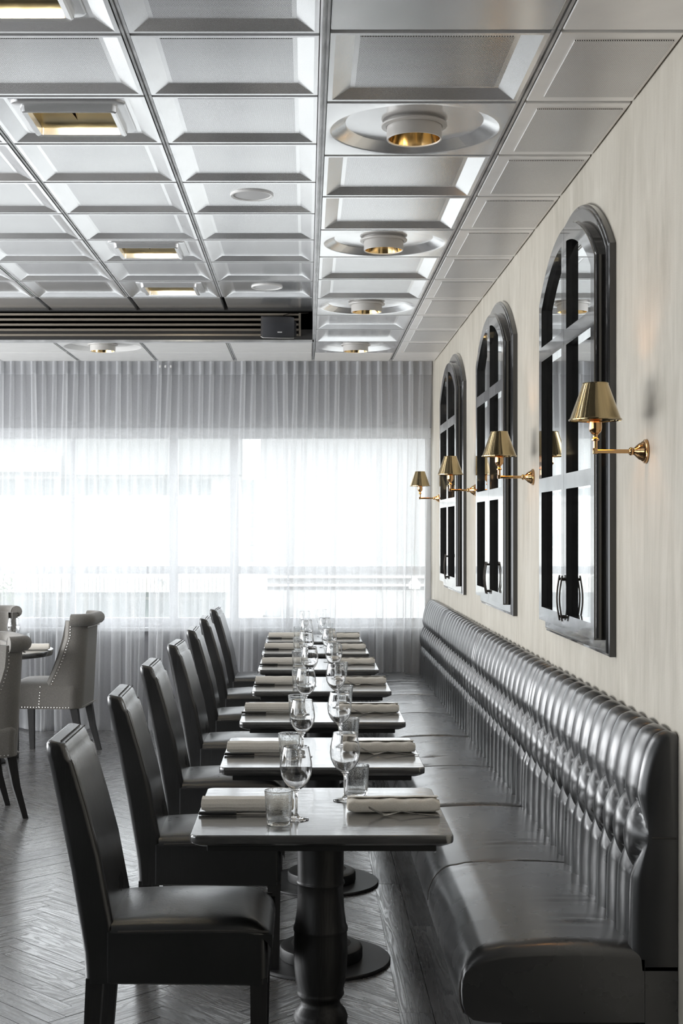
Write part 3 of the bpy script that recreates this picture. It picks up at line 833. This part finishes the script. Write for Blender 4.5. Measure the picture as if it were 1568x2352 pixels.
def make_fork():           # tines towards +x, curving up off the cloth
    t = empty('table_fork')
    def zc(x):
        return .0022+.010*math.exp(-((x-.005)/.035)**2)+ (.0 if x < .055 else .95*(x-.055)**1.25)
    mb = MB(); secs = []
    for x, hw in ((-.105, .004), (-.10, .0078), (-.07, .0070), (-.03, .0036), (.01, .0030), (.035, .0036), (.046, .0085), (.058, .0112), (.064, .0115)):
        z = zc(x); secs.append([(x, -hw, z), (x, hw, z), (x, hw*.9, z+.0020), (x, -hw*.9, z+.0020)])
    mb.loft(secs); obj('shank', mb, M['steel'], t, sharp=40)
    for k in range(4):
        y0 = -.0100+k*.00667; mb = MB(); secs = []
        for x, hw in ((.0625, .0018), (.08, .0015), (.095, .0012), (.104, .0005)):
            z = zc(x); secs.append([(x, y0-hw, z), (x, y0+hw, z), (x, y0+hw, z+.0016), (x, y0-hw, z+.0016)])
        obj('tine', mb.loft(secs), M['steel'], t, sharp=40)
    return t
W0, TU0, NA0, KN0, FO0 = make_wine(), make_tumbler(), make_napkin(), make_knife(), make_fork()
used = {}
def put(proto, x, y, z, rz, label, cat, group):
    if proto.name not in used: used[proto.name] = 1; o = proto
    else: o = copy_tree(proto)
    o.location = (x, y, z); o.rotation_euler = (0, 0, rz); tag(o, label, cat, group); return o
jr = random.Random(4)
# per table: offsets of (wine, tumbler) on the chair side, measured relative to the table centre; the bench side mirrors them
set_ch = [((-.070, -.135), (-.118, -.200))]+[((-.064+jr.uniform(-.008, .008), -.105+jr.uniform(-.01, .01)), (-.113+jr.uniform(-.006, .006), -.178+jr.uniform(-.01, .012))) for _ in range(6)]
set_be = [((.075, .135), (.112, .210))]+[((.066+jr.uniform(-.006, .006), .125+jr.uniform(-.012, .01)), (.108+jr.uniform(-.006, .006), .205+jr.uniform(-.012, .01))) for _ in range(6)]
for i, (xc, yc) in enumerate(TABLES):
    for s_, side in ((-1, 'chair'), (1, 'bench')):
        def at(dx, dy): return (xc+dx, yc+dy)
        rot = 0 if s_ < 0 else PI; tn = tname(i); j = lambda a: jr.uniform(-a, a)
        if i == 6: tn2 = tn
        x, y = at(s_*.208+j(.004), 0)
        if s_ > 0: y = yc-.022+j(.01); x = xc+.210
        else: y = yc-.022+j(.01)
        put(NA0, x, y, ZT+.0004, rot+j(.03)+(0 if s_ < 0 else .02), 'rolled beige napkin on %s side of the %s' % (side, tn), 'napkin', 'rolled napkins on the square tables')
        put(KN0, xc+s_*.235+j(.005), y+s_*.0+(-.062 if s_ < 0 else .066)+j(.004), ZT+.0002, rot+j(.03), 'black handled knife, %s side of the %s' % (side, tn), 'knife', 'knives on the square tables')
        put(FO0, xc+s_*.245+j(.006), y+(.062 if s_ < 0 else -.066)+j(.004), ZT+.0002, rot+j(.06), 'steel fork, %s side of the %s' % (side, tn), 'fork', 'forks on the square tables')
        (wx, wy), (tx, ty) = (set_ch if s_ < 0 else set_be)[i]
        put(W0, *at(wx, wy), ZT+.0003, j(3), 'stemmed wine glass, %s side of the %s' % (side, tn), 'wine glass', 'wine glasses on the square tables')
        put(TU0, *at(tx, ty), ZT+.0003, j(3), 'bubbled glass tumbler, %s side of the %s' % (side, tn), 'tumbler', 'tumblers on the square tables')

# ------------------------------------------------------------------ black leather chairs (face +x)
def make_chair():
    t = empty('dining_chair'); W = .39; OX = .37
    rear = np.array([(-.618, .315), (-.621, .388), (-.636, .485), (-.660, .631), (-.697, .813), (-.722, .930), (-.731, .965)])
    front = np.array([(-.520, .315), (-.528, .40), (-.539, .472), (-.576, .67), (-.613, .808), (-.650, .930), (-.664, .970)])
    zs = np.concatenate([np.linspace(.316, .93, 15)])
    secs = []
    def sect(xr, xf, z, hw, r, tilt=0.0, bul=.006):
        P = rrect((xr+xf)/2+OX, 0, (xf-xr)/2, hw, min(r, (xf-xr)/2*.98), 5)
        cx = (xr+xf)/2+OX
        return [(x+(bul*(1-(y/hw)**2) if x > cx else 0), y, z+tilt*(x-cx)) for x, y in P]
    for z in zs:
        xr = np.interp(z, rear[:, 1], rear[:, 0]); xf = np.interp(z, front[:, 1], front[:, 0])
        hw = W/2-.006*max(0, (z-.5)/.45); secs.append(sect(xr, xf, z, hw, .018))
    for z, k in ((.950, .0), (.968, .002), (.981, .006), (.989, .014), (.9925, .026)):
        xr, xf = -.726-(z-.93)*.12, -.655-(z-.93)*.3
        secs.append(sect(xr+k*.55, xf-k*.45, z-.004, W/2-.006-k*.5, .018, -.22))
    obj('backrest', MB().loft(secs), M['leather'], t, sharp=50)
    # apron
    secs = []
    for z, ins in ((.313, .006), (.318, 0), (.458, 0), (.464, .004)):
        P = rrect(-.340+OX, 0, .231-ins, W/2+.001-ins, .02, 4); secs.append([(x, y, z-.012*(x+.1)*(1 if z < .4 else 0)) for x, y in P])
    obj('apron', MB().loft(secs), M['leather'], t, sharp=50)
    # seat cushion
    nx, ny = 26, 20; A = np.zeros((nx, ny, 3)); x0, x1 = -.545+OX, -.096+OX
    U = np.concatenate([np.linspace(0, .8, 12), .8+.2*np.sin(np.linspace(0, PI/2, nx-11))[1:]]); Vv = np.sin(np.linspace(-PI/2, PI/2, ny))
    for a_, u in enumerate(U):
        for b_, v in enumerate(Vv):
            fe = max(0, (u-.80)/.2)
            drop = .062*(1-math.sqrt(max(0, 1-fe**2)))
            edge = .030*(1-math.sqrt(max(0, 1-min(1, max(0, (abs(v)-.80)/.2))**2)))
            cr = .022*math.sin(PI*min(1, u*.95+.1))*(1-v*v)
            A[a_, b_] = (x0+(x1-x0)*u, v*(W/2+.006+.004*math.sin(PI*u)), .492+cr-drop-edge-.004*(1-u))
    mb = MB().grid(A); mb.grid(np.stack([np.r_[A[:, 0]], np.r_[A[:, 0]]*[1, 1, 0]+[0, 0, .455]])).grid(np.stack([A[:, -1], A[:, -1]*[1, 1, 0]+[0, 0, .455]])).grid(np.stack([A[-1], A[-1]*[1, 1, 0]+[0, 0, .40]]))
    obj('seat', mb, M['leather'], t, sharp=60)
    for sy in (-1, 1):
        y = sy*(W/2+.0085)
        obj('piping', MB().tube([(x0+.02+(x1-x0-.03)*k/10, y-.002*sy, .463+.003*math.sin(k*.3)) for k in range(11)], .0035, 6), M['stitch'], t)
        pts = [(np.interp(z, front[:, 1], front[:, 0])+OX-.0045, sy*(W/2-.006*max(0, (z-.5)/.45)-.0058), z) for z in np.linspace(.53, .94, 16)]
        obj('stitching', MB().tube(pts, .0015, 5), M['stitch'], t)
    obj('stitching', MB().tube([(-.676+OX, y, .9855) for y in np.linspace(-W/2+.03, W/2-.03, 8)], .0018, 5).tube([(-.690+OX, y, .9885) for y in np.linspace(-W/2+.03, W/2-.03, 8)], .0018, 5), M['stitch'], t)
    for sy in (-1, 1):
        yo = sy*(W/2-.024)
        def leg(pts):
            secs = []
            for x, z, h in pts: secs.append([(x+OX+a_*h, yo+b_*h, z) for a_, b_ in ((-1, -1), (1, -1), (1, 1), (-1, 1))])
            return MB().loft(secs)
        obj('leg', leg(((-.136, .0124, .019), (-.134, .33, .0235))), M['legw'], t, sharp=20)
        obj('leg', leg(((-.612, 0, .018), (-.602, .16, .021), (-.592, .33, .0235))), M['legw'], t, sharp=20)
    return t
ch0 = make_chair()
cy_ = [4.035, 5.10, 6.17, 7.23, 8.27, 9.30, 10.33]; cx_ = [-.37, -.355, -.365, -.352, -.35, -.354, -.352]
cl_ = ['black leather dining chair drawn up to the table at the open end, seen whole', 'black leather dining chair, second in the row from the open end', 'black leather dining chair, third in the row from the open end',
       'black leather dining chair in the middle of the row, fourth from the curtain', 'black leather dining chair, third in the row from the curtain', 'black leather dining chair, second in the row from the curtain', 'black leather dining chair ending the row beside the curtain']
for i in range(7):
    c = ch0 if i == 0 else copy_tree(ch0)
    c.location = (cx_[i], cy_[i], 0); c.rotation_euler = (0, 0, 0 if i == 0 else jr.uniform(-.03, .03))
    tag(c, cl_[i], 'chair', 'black leather chairs in a row')

# ------------------------------------------------------------------ grey linen chairs (face +x)
def make_linen():
    t = empty('armless_chair')
    HW = .245; R = .11
    def plan(z, off=0.0, n=40):
        k = min(1, max(0, (z-.36)/.60)); dep = .10+.20*(1-k)**1.6 if z > .50 else .30
        xb = -.255-.035*k-off; hw = HW+off-.015*k; r = R+off
        P = []
        L1 = dep-r if dep > r else .005
        for u in np.linspace(0, 1, 8)[:-1]: P.append((xb+r+L1*(1-u), -hw))
        for a in np.linspace(-PI/2, -PI, 9): P.append((xb+r+r*math.cos(a), -hw+r+r*math.sin(a)))
        for u in np.linspace(0, 1, 8)[1:-1]: P.append((xb, -hw+r+2*(hw-r)*u))
        for a in np.linspace(PI, PI/2, 9): P.append((xb+r+r*math.cos(a), hw-r+r*math.sin(a)))
        for u in np.linspace(0, 1, 8)[1:]: P.append((xb+r+L1*u, hw))
        return np.array(P)
    zs = np.concatenate([np.linspace(.345, .55, 6), np.linspace(.60, .95, 10)])
    outer = np.array([[(x, y, z) for x, y in plan(z)] for z in zs])
    inner = np.array([[(x, y, z) for x, y in plan(z, -.062)] for z in zs])
    inner[:, 0, 0] = outer[:, 0, 0]+.006; inner[:, -1, 0] = outer[:, -1, 0]+.006
    mb = MB().grid(outer).grid(inner, True)
    for c in (0, -1): mb.grid(np.stack([outer[:, c], (outer[:, c]+inner[:, c])/2+[.026, 0, 0], inner[:, c]]))
    mb.grid(np.stack([outer[-1], inner[-1]])).grid(np.stack([outer[0], inner[0]]))
    obj('backrest', mb, M['linen'], t, sharp=60)
    P = plan(.95, -.005); pts = [(x-.012, y, .955) for x, y in P[4:-4]]
    obj('top_roll', MB().tube(pts, [.030]+[.043]*(len(pts)-2)+[.030], 12), M['linen'], t, sharp=60)
    secs = []
    for z, ins in ((.345, .004), (.352, 0), (.45, 0), (.485, -.004), (.508, .006), (.522, .03), (.530, .08)):
        secs.append([(x, y, z) for x, y in rrect(.015, 0, .245-ins, .245-ins, .05, 5)])
    obj('seat', MB().loft(secs), M['linen'], t, sharp=60)
    nl = MB()
    def nail(x, y, z): nl.lathe([(.0055, -.001), (.0045, .002), (.002, .0035), (0.0, .004)], 6, T((x, y, z)) @ RX(PI/2 if y < 0 else -PI/2))
    for s_ in (-1, 1):
        for z in np.linspace(.36, .93, 30):
            p = plan(z)[0 if s_ < 0 else -1]; nail(p[0]-.016, s_*(abs(p[1])+.001), z)
        for x in np.linspace(-.18, .25, 22): nail(x, s_*.246, .357)
    for y in np.linspace(-.19, .19, 18): nl.lathe([(.0055, -.001), (.0045, .002), (0.0, .004)], 6, T((-.257, y, .357)) @ RY(-PI/2))
    for y in np.linspace(-.17, .17, 18): nl.lathe([(.0055, -.001), (.0045, .002), (0.0, .004)], 6, T((-.292, y, .905)) @ RY(-PI/2))
    o = obj('nailheads', nl, M['nail'], t, sharp=0); o['kind'] = 'stuff'
    for sy in (-1, 1):
        for pts in (((.205, 0, .016), (.215, .345, .024)), ((-.285, 0, .015), (-.235, .18, .020), (-.205, .345, .025))):
            secs = [[(x+a_*h, sy*.20+b_*h, z) for a_, b_ in ((-1, -1), (1, -1), (1, 1), (-1, 1))] for x, z, h in pts]
            obj('leg', MB().loft(secs), M['legw'], t, sharp=20)
    return t
lc0 = make_linen()
for i, (x, y, r, lab) in enumerate(((-1.785, 9.70, math.radians(175), 'grey linen chair with nailhead trim between the round table and the black chairs'),
                                  (-1.885, 7.60, math.radians(206), 'grey linen chair with nailhead trim, cut by the frame edge'),
                                  (-2.40, 10.25, math.radians(-82), 'grey linen chair with rolled top behind the round table, back to the curtain'))):
    c = lc0 if i == 0 else copy_tree(lc0)
    c.location = (x, y, 0); c.rotation_euler = (0, 0, r); tag(c, lab, 'chair', 'grey linen chairs around the round table')
rt = tag(empty('round_table', (-2.175, 9.33, 0)), 'round dark table with pale top beside the grey linen chairs', 'table')
obj('tabletop', MB().lathe([(.43, ZT-.04), (.45, ZT-.036), (.455, ZT-.02), (.455, ZT-.004), (.452, ZT)], 72, cap=True), M['tabw'], rt, sharp=40)
obj('column', MB().lathe(col_profile()[::-1], 32, cap=True), M['legw'], rt, sharp=60)
obj('neck', MB().lathe([(.12, ZT-.065), (.12, ZT-.04)], 24, cap=True), M['iron'], rt)
obj('base_plate', MB().lathe([(.130, 0), (.135, .004), (.135, .010), (.130, .014), (.10, .062)], 48, cap=True), M['base'], rt, sharp=40)
put(NA0, -1.84, 9.36, ZT+.0004, .1, 'rolled linen napkin on the round table', 'napkin')  if False else None
for pr, x, y, rz, lab, cat in ((NA0, -1.87, 9.31, .08, 'rolled linen napkin on the round table', 'napkin'), (W0, -2.01, 9.46, 0, 'wine glass on the round table', 'wine glass'), (TU0, -1.945, 9.52, 1, 'tumbler on the round table', 'tumbler')):
    o = copy_tree(pr); o.location = (x, y, ZT+.0004); o.rotation_euler = (0, 0, rz); tag(o, lab, cat)
    if 'group' in o: del o['group']

# ------------------------------------------------------------------ arched mirrored windows on the plaster wall
def arc(half, zs, rise, n, y0=-1.0, y1=1.0):
    R_ = (half*half+rise*rise)/(2*rise); zc = zs+rise-R_
    return [(half*u, zc+math.sqrt(max(0, R_*R_-(half*u)**2))) for u in np.linspace(y0, y1, n)]
def make_mirror():
    t = empty('arched_mirror')
    top = arc(.577, 2.505, .237, 29); poly = [(-.577, 1.171)]+top+[(.577, 1.171)]
    mb = MB(); cx, cz = 0, 1.9
    def ins(P, d, bz_):  # inset outline
        out = []
        for y, z in P:
            s_ = (.577-d)/.577; out.append((y*s_, bz_+(z-1.171)*((2.742-d-bz_)/(2.742-1.171)) if True else z))
        return out
    secs = []
    for x, d in ((0, 0), (-.020, 0), (-.024, .003), (-.025, .010), (-.029, .012), (-.031, .018)):
        secs.append([(x, y, z) for y, z in ins(poly, d, 1.171+d)])
    mb.loft(secs); obj('back_plate', mb, M['blackw'], t, loc=(WX, 0, 0), sharp=30)
    XF, TH = WX-.061, .030
    for s_ in (-1, 1):
        d = empty('door', (0, 0, 0), 0, t)
        half, zs, rise = .53, 2.477, .201; zb_ = 1.222; st = .056; cs = .046
        mb = MB()
        oa = [(y, z) for y, z in arc(half, zs, rise, 17, 0.0, 1.0)]; oa[0] = (.0015, oa[0][1])
        Rr = (half*half+rise*rise)/(2*rise); zc = zs+rise-Rr; ri = Rr-st
        def zin(y): return zc+math.sqrt(max(1e-6, ri*ri-y*y))
        yi = half-st
        def band(P, x0, x1):
            mb.prism([(s_*y, z) for y, z in P], x0, x1, 'x')
        x0, x1 = XF, XF+TH
        band([(half-st, zb_), (half, zb_), (half, zs), (half-st, zin(yi))], x0, x1)
        band([(.0015, zb_), (cs, zb_), (cs, zin(cs)), (.0015, zin(0))], x0, x1)
        ia = [(min(y, yi), zin(min(y, yi))) for y, _ in oa]
        for q in range(len(oa)-1):
            A = [oa[q], oa[q+1], ia[q+1], ia[q]]
            if abs(ia[q+1][0]-ia[q][0]) < 1e-6: A = [oa[q], oa[q+1], ia[q]]
            band(A, x0, x1)
        for z0, z1 in ((zb_, zb_+.052), (1.728, 1.784), (2.247, 2.304)):
            mb.box(x0, x1, min(s_*cs, s_*(half-st)), max(s_*cs, s_*(half-st)), z0, z1)
        fo = obj('door_frame', mb, M['blackw'], t, sharp=15); bpy.data.objects.remove(d)
        # moulded edge around the outer side of the leaf
        ed = [(half, zb_+.006), (half, zs)]+[p for p in reversed(arc(half, zs, rise, 17, 0.0, 1.0))][1:]
        obj('edge_bead', MB().tube([(x0+.010, s_*y, z) for y, z in ed], .006, 8), M['blackw'], fo)
        pts = [(y, z) for y, z in zip([cs-.006]+list(np.linspace(cs, yi, 12)), [zin(cs)+.006]+[zin(y)+.006 for y in np.linspace(cs, yi, 12)])]
        pane = [(yi+.006, zb_+.046), (cs-.006, zb_+.046)]+pts+[(yi+.006, zin(yi)+.004)]
        obj('mirror_pane', MB().prism([(s_*y, z) for y, z in pane], XF+.022, XF+.026, 'x'), M['mirror'], fo, sharp=0)
        hb_ = MB(); y = s_*.026
        for dy in (0,):
            hb_.tube([(XF-.010-.010*math.sin(PI*(k/12)), y+dy, 1.250+.165*k/12) for k in range(13)], .0032, 8)
            for zz in (1.264, 1.401): hb_.tube([(XF+.001, y, zz), (XF-.011, y, zz)], .005, 8)
        obj('handle', hb_, M['bronze'], fo)
    return t
mi0 = make_mirror()
for i, (y, lab) in enumerate(((5.01, 'tall arched black oak mirror with two doors, above the open end of the bench'), (7.085, 'middle arched black oak mirror with two doors on the plaster wall'), (9.16, 'arched black oak mirror with two doors closest to the curtain'))):
    m_ = mi0 if i == 0 else copy_tree(mi0)
    m_.location = (0, y, 0); tag(m_, lab, 'mirror', 'arched mirrors on the plaster wall')

# ------------------------------------------------------------------ brass wall sconces
def make_sconce():
    t = empty('wall_sconce')            # origin on the wall, arm along -x
    AX = T((0, 0, 0)) @ RY(-PI/2)
    obj('backplate', MB().lathe([(0, 0), (.034, 0), (.036, .003), (.035, .007), (.030, .009), (.029, .014), (.026, .016), (.024, .022), (.017, .030), (.011, .036), (.0095, .040), (.012, .043), (.012, .048), (.008, .052), (0, .053)], 32, AX), M['sconce'], t, sharp=50)
    obj('arm', MB().tube([(-.05, 0, 0), (-.150, 0, 0)], .0062, 12).rbox(-.158, -.144, -.008, .008, -.008, .010, .003), M['sconce'], t)
    S0 = T((-.150, 0, 0))
    obj('stem', MB().lathe([(.0066, .0), (.0066, .030), (.011, .032), (.0115, .036), (.008, .039), (.007, .045), (.009, .050), (.012, .052)], 20, S0, True), M['sconce'], t, sharp=50)
    obj('cup', MB().lathe([(.004, .050), (.011, .052), (.017, .058), (.019, .068), (.0185, .090), (.0175, .090), (.0175, .070), (.01, .06)], 24, S0), M['sconce'], t, sharp=50)
    obj('shade', MB().lathe([(.075, .090), (.0775, .0905), (.0775, .0935), (.0735, .096), (.0375, .197), (.0385, .1985), (.0375, .200), (.0362, .198), (.072, .0965), (.0745, .0925)], 48, S0), M['shade'], t, sharp=50)
    obj('collar', MB().lathe([(.014, .088), (.020, .092), (.020, .097), (.012, .10)], 20, S0), M['sconce'], t)
    for a in (0, 2*PI/3, 4*PI/3):
        obj('spoke', MB().tube([(-.150+.016*math.cos(a), .016*math.sin(a), .0975), (-.150+.0715*math.cos(a), .0715*math.sin(a), .0985)], .0016, 6), M['sconce'], t)
    obj('bulb', MB().lathe([(.008, .10), (.012, .108), (.014, .122), (.011, .138), (.004, .150), (0, .153)], 16, S0), M['bulb'], t)
    l = bpy.data.lights.new('sconce_light', 'POINT'); l.energy = 1.1; l.color = (1, .55, .22); l.shadow_soft_size = .012
    lo = bpy.data.objects.new('sconce_light', l); COL.objects.link(lo); lo.parent = t; lo.location = (-.150, 0, .168)
    return t
sc0 = make_sconce()
for i, (y, lab) in enumerate(((4.035, 'brass swing arm wall lamp beside the large arched mirror at the open end'), (6.05, 'brass wall lamp between the large and the middle arched mirror'), (8.11, 'brass wall lamp between the middle and the far arched mirror'), (10.28, 'brass wall lamp in front of the curtain'))):
    s_ = sc0 if i == 0 else copy_tree(sc0)
    s_.location = (WX, y, 1.811); tag(s_, lab, 'wall lamp', 'brass wall lamps')

# ------------------------------------------------------------------ ceiling fittings
def make_down():
    t = empty('ceiling_downlight')
    obj('flange', MB().lathe([(.086, .022), (.104, .022), (.108, .018), (.107, .013), (.092, .011)], 40), M['fit2'], t, sharp=40)
    obj('housing', MB().lathe([(.090, .028), (.090, -.028), (.089, -.030), (.085, -.030), (.084, -.028), (.084, -.020)], 48), M['fit2'], t, sharp=40)
    obj('reflector', MB().lathe([(.084, -.026), (.080, .0), (.070, .045), (.050, .075), (.0, .080)], 40), M['brass'], t, sharp=60)
    obj('lamp', MB().lathe([(.0, .040), (.018, .042), (.026, .052), (.022, .066), (.01, .076)], 20), M['lamp'], t)
    return t
dn0 = make_down()
dl = ['largest round white ceiling downlight, above the open end of the bench', 'round white ceiling downlight, second from the open end', 'round white ceiling downlight, third from the open end', 'round white ceiling downlight above the table beside the curtain', 'round white ceiling downlight alone in the strip beyond the air grille']
for i, p in enumerate(DOWN):
    d = dn0 if i == 0 else copy_tree(dn0); d.location = p; tag(d, dl[i], 'ceiling light', 'round downlights')
def make_square():
    t = empty('square_downlight')
    def ring(hx, hy, r, z, n=5): return [(x, y, z) for x, y in rrect(0, 0, hx, hy, r, n)]
    obj('flange', MB().loft([ring(.205, .195, .035, .0), ring(.205, .195, .035, -.006), ring(.198, .188, .03, -.010), ring(.172, .16, .02, -.010), ring(.172, .16, .02, 0)], False), M['fit'], t, sharp=40)
    obj('rim', MB().loft([ring(.176, .164, .02, -.002), ring(.172, .160, .02, -.030), ring(.166, .154, .015, -.034), ring(.150, .138, .006, -.030), ring(.148, .136, .005, .0)], False), M['fit'], t, sharp=40)
    xs = np.linspace(-.147, .147, 9); ang = np.linspace(0, PI, 17)
    A = np.array([[(x, .135*math.cos(a), -.004+.046*math.sin(a)**.8) for x in xs] for a in ang])
    mb = MB().grid(A)
    for s_ in (-1, 1): mb.add([(s_*.147, .135*math.cos(a), -.004+.046*math.sin(a)**.8) for a in ang], [tuple(range(17))])
    obj('reflector', mb, M['brass2'], t, sharp=40)
    obj('fin', MB().add([(-.012, -.12, .0), (.012, -.12, .0), (0, .05, .0), (0, -.12, .036), (0, .05, .036)], [(0, 1, 3), (0, 2, 4, 3), (1, 2, 4, 3)]), M['brass'], t, sharp=20)
    obj('lamp', MB().tube([(-.10, -.085, .018), (.10, -.085, .018)], .008, 10), M['lamp2'], t)
    return t
sq0 = make_square()
sl = ['square gold recessed downlight in the upper corner, cut by the frame', 'square recessed downlight with gold reflector, seen whole and largest', 'square recessed downlight with gold reflector, second from the air grille', 'square recessed downlight with dull gold reflector next to the air grille']
for i, p in enumerate(SQ):
    d = sq0 if i == 0 else copy_tree(sq0); d.location = p; tag(d, sl[i], 'ceiling light', 'square gold downlights')
def make_disc():
    t = empty('ceiling_speaker')
    obj('rim', MB().lathe([(.099, .0), (.099, -.006), (.096, -.009), (.086, -.007), (.085, -.001)], 48), M['white'], t, sharp=40)
    obj('grille', MB().lathe([(.086, -.004), (.04, -.0055), (.0, -.006)], 48), M['grey'], t)
    return t
ds0 = make_disc()
for i, p in enumerate(DISC):
    d = ds0 if i == 0 else copy_tree(ds0); d.location = p
    tag(d, ['round flat ceiling speaker in the middle of the coffered tiles', 'round flat ceiling speaker in the shaded tiles near the air grille'][i], 'speaker', 'ceiling speakers')
# boxed loudspeaker on the bulkhead
ls = tag(empty('loudspeaker', (-.187, RE-.15, ZR+.075)), 'black box loudspeaker hung on the air grille bulkhead', 'speaker')
P = [(-.118, .10), (-.112, -.045), (-.06, -.062), (0, -.067), (.06, -.062), (.098, -.045), (.088, .10)]
secs = [[(x*(k), y*(k), z) for x, y in P] for z, k in ((-.075, .97), (-.071, 1), (.058, 1), (.063, .97))]
R1 = RZ(.10) @ RX(.20)
obj('cabinet', MB().loft(secs, mat=R1), M['cabinet'], ls, sharp=30)
obj('speaker_grille', MB().grid(np.array([[(x*1.0, y-.0035, z) for x, y in P[1:6]] for z in (-.066, -.02, .03)]), mat=R1).grid(np.array([[(x*1.0, y-.001, z) for x, y in P[1:6]] for z in (-.066, -.02, .03)]), mat=R1), M['mesh'], ls, sharp=30)
obj('base_trim', MB().prism([(x*1.01, y*1.01) for x, y in P], -.0772, -.0745, 'z', R1), M['white'], ls, sharp=20)
bd = MB()
for k in range(7): bd.box(-.016+k*.0046, -.0132+k*.0046, -.0725, -.070, -.038, -.031, R1)
bd.box(-.016, .0148, -.0722, -.0702, -.0385, -.0368, R1)
obj('emblem', bd, M['white'], ls, sharp=0)
obj('bracket', MB().rbox(.085, .100, -.01, .148, -.02, .012, .003).rbox(.080, .116, .10, .148, -.05, .05, .004), M['cabinet'], ls)
obj('cable', MB().tube([(.02, .02, .058), (.03, .06, .085), (.07, .11, .105), (.14, .13, .108), (.20, .135, .112)], .003, 6), M['bronze'], ls)
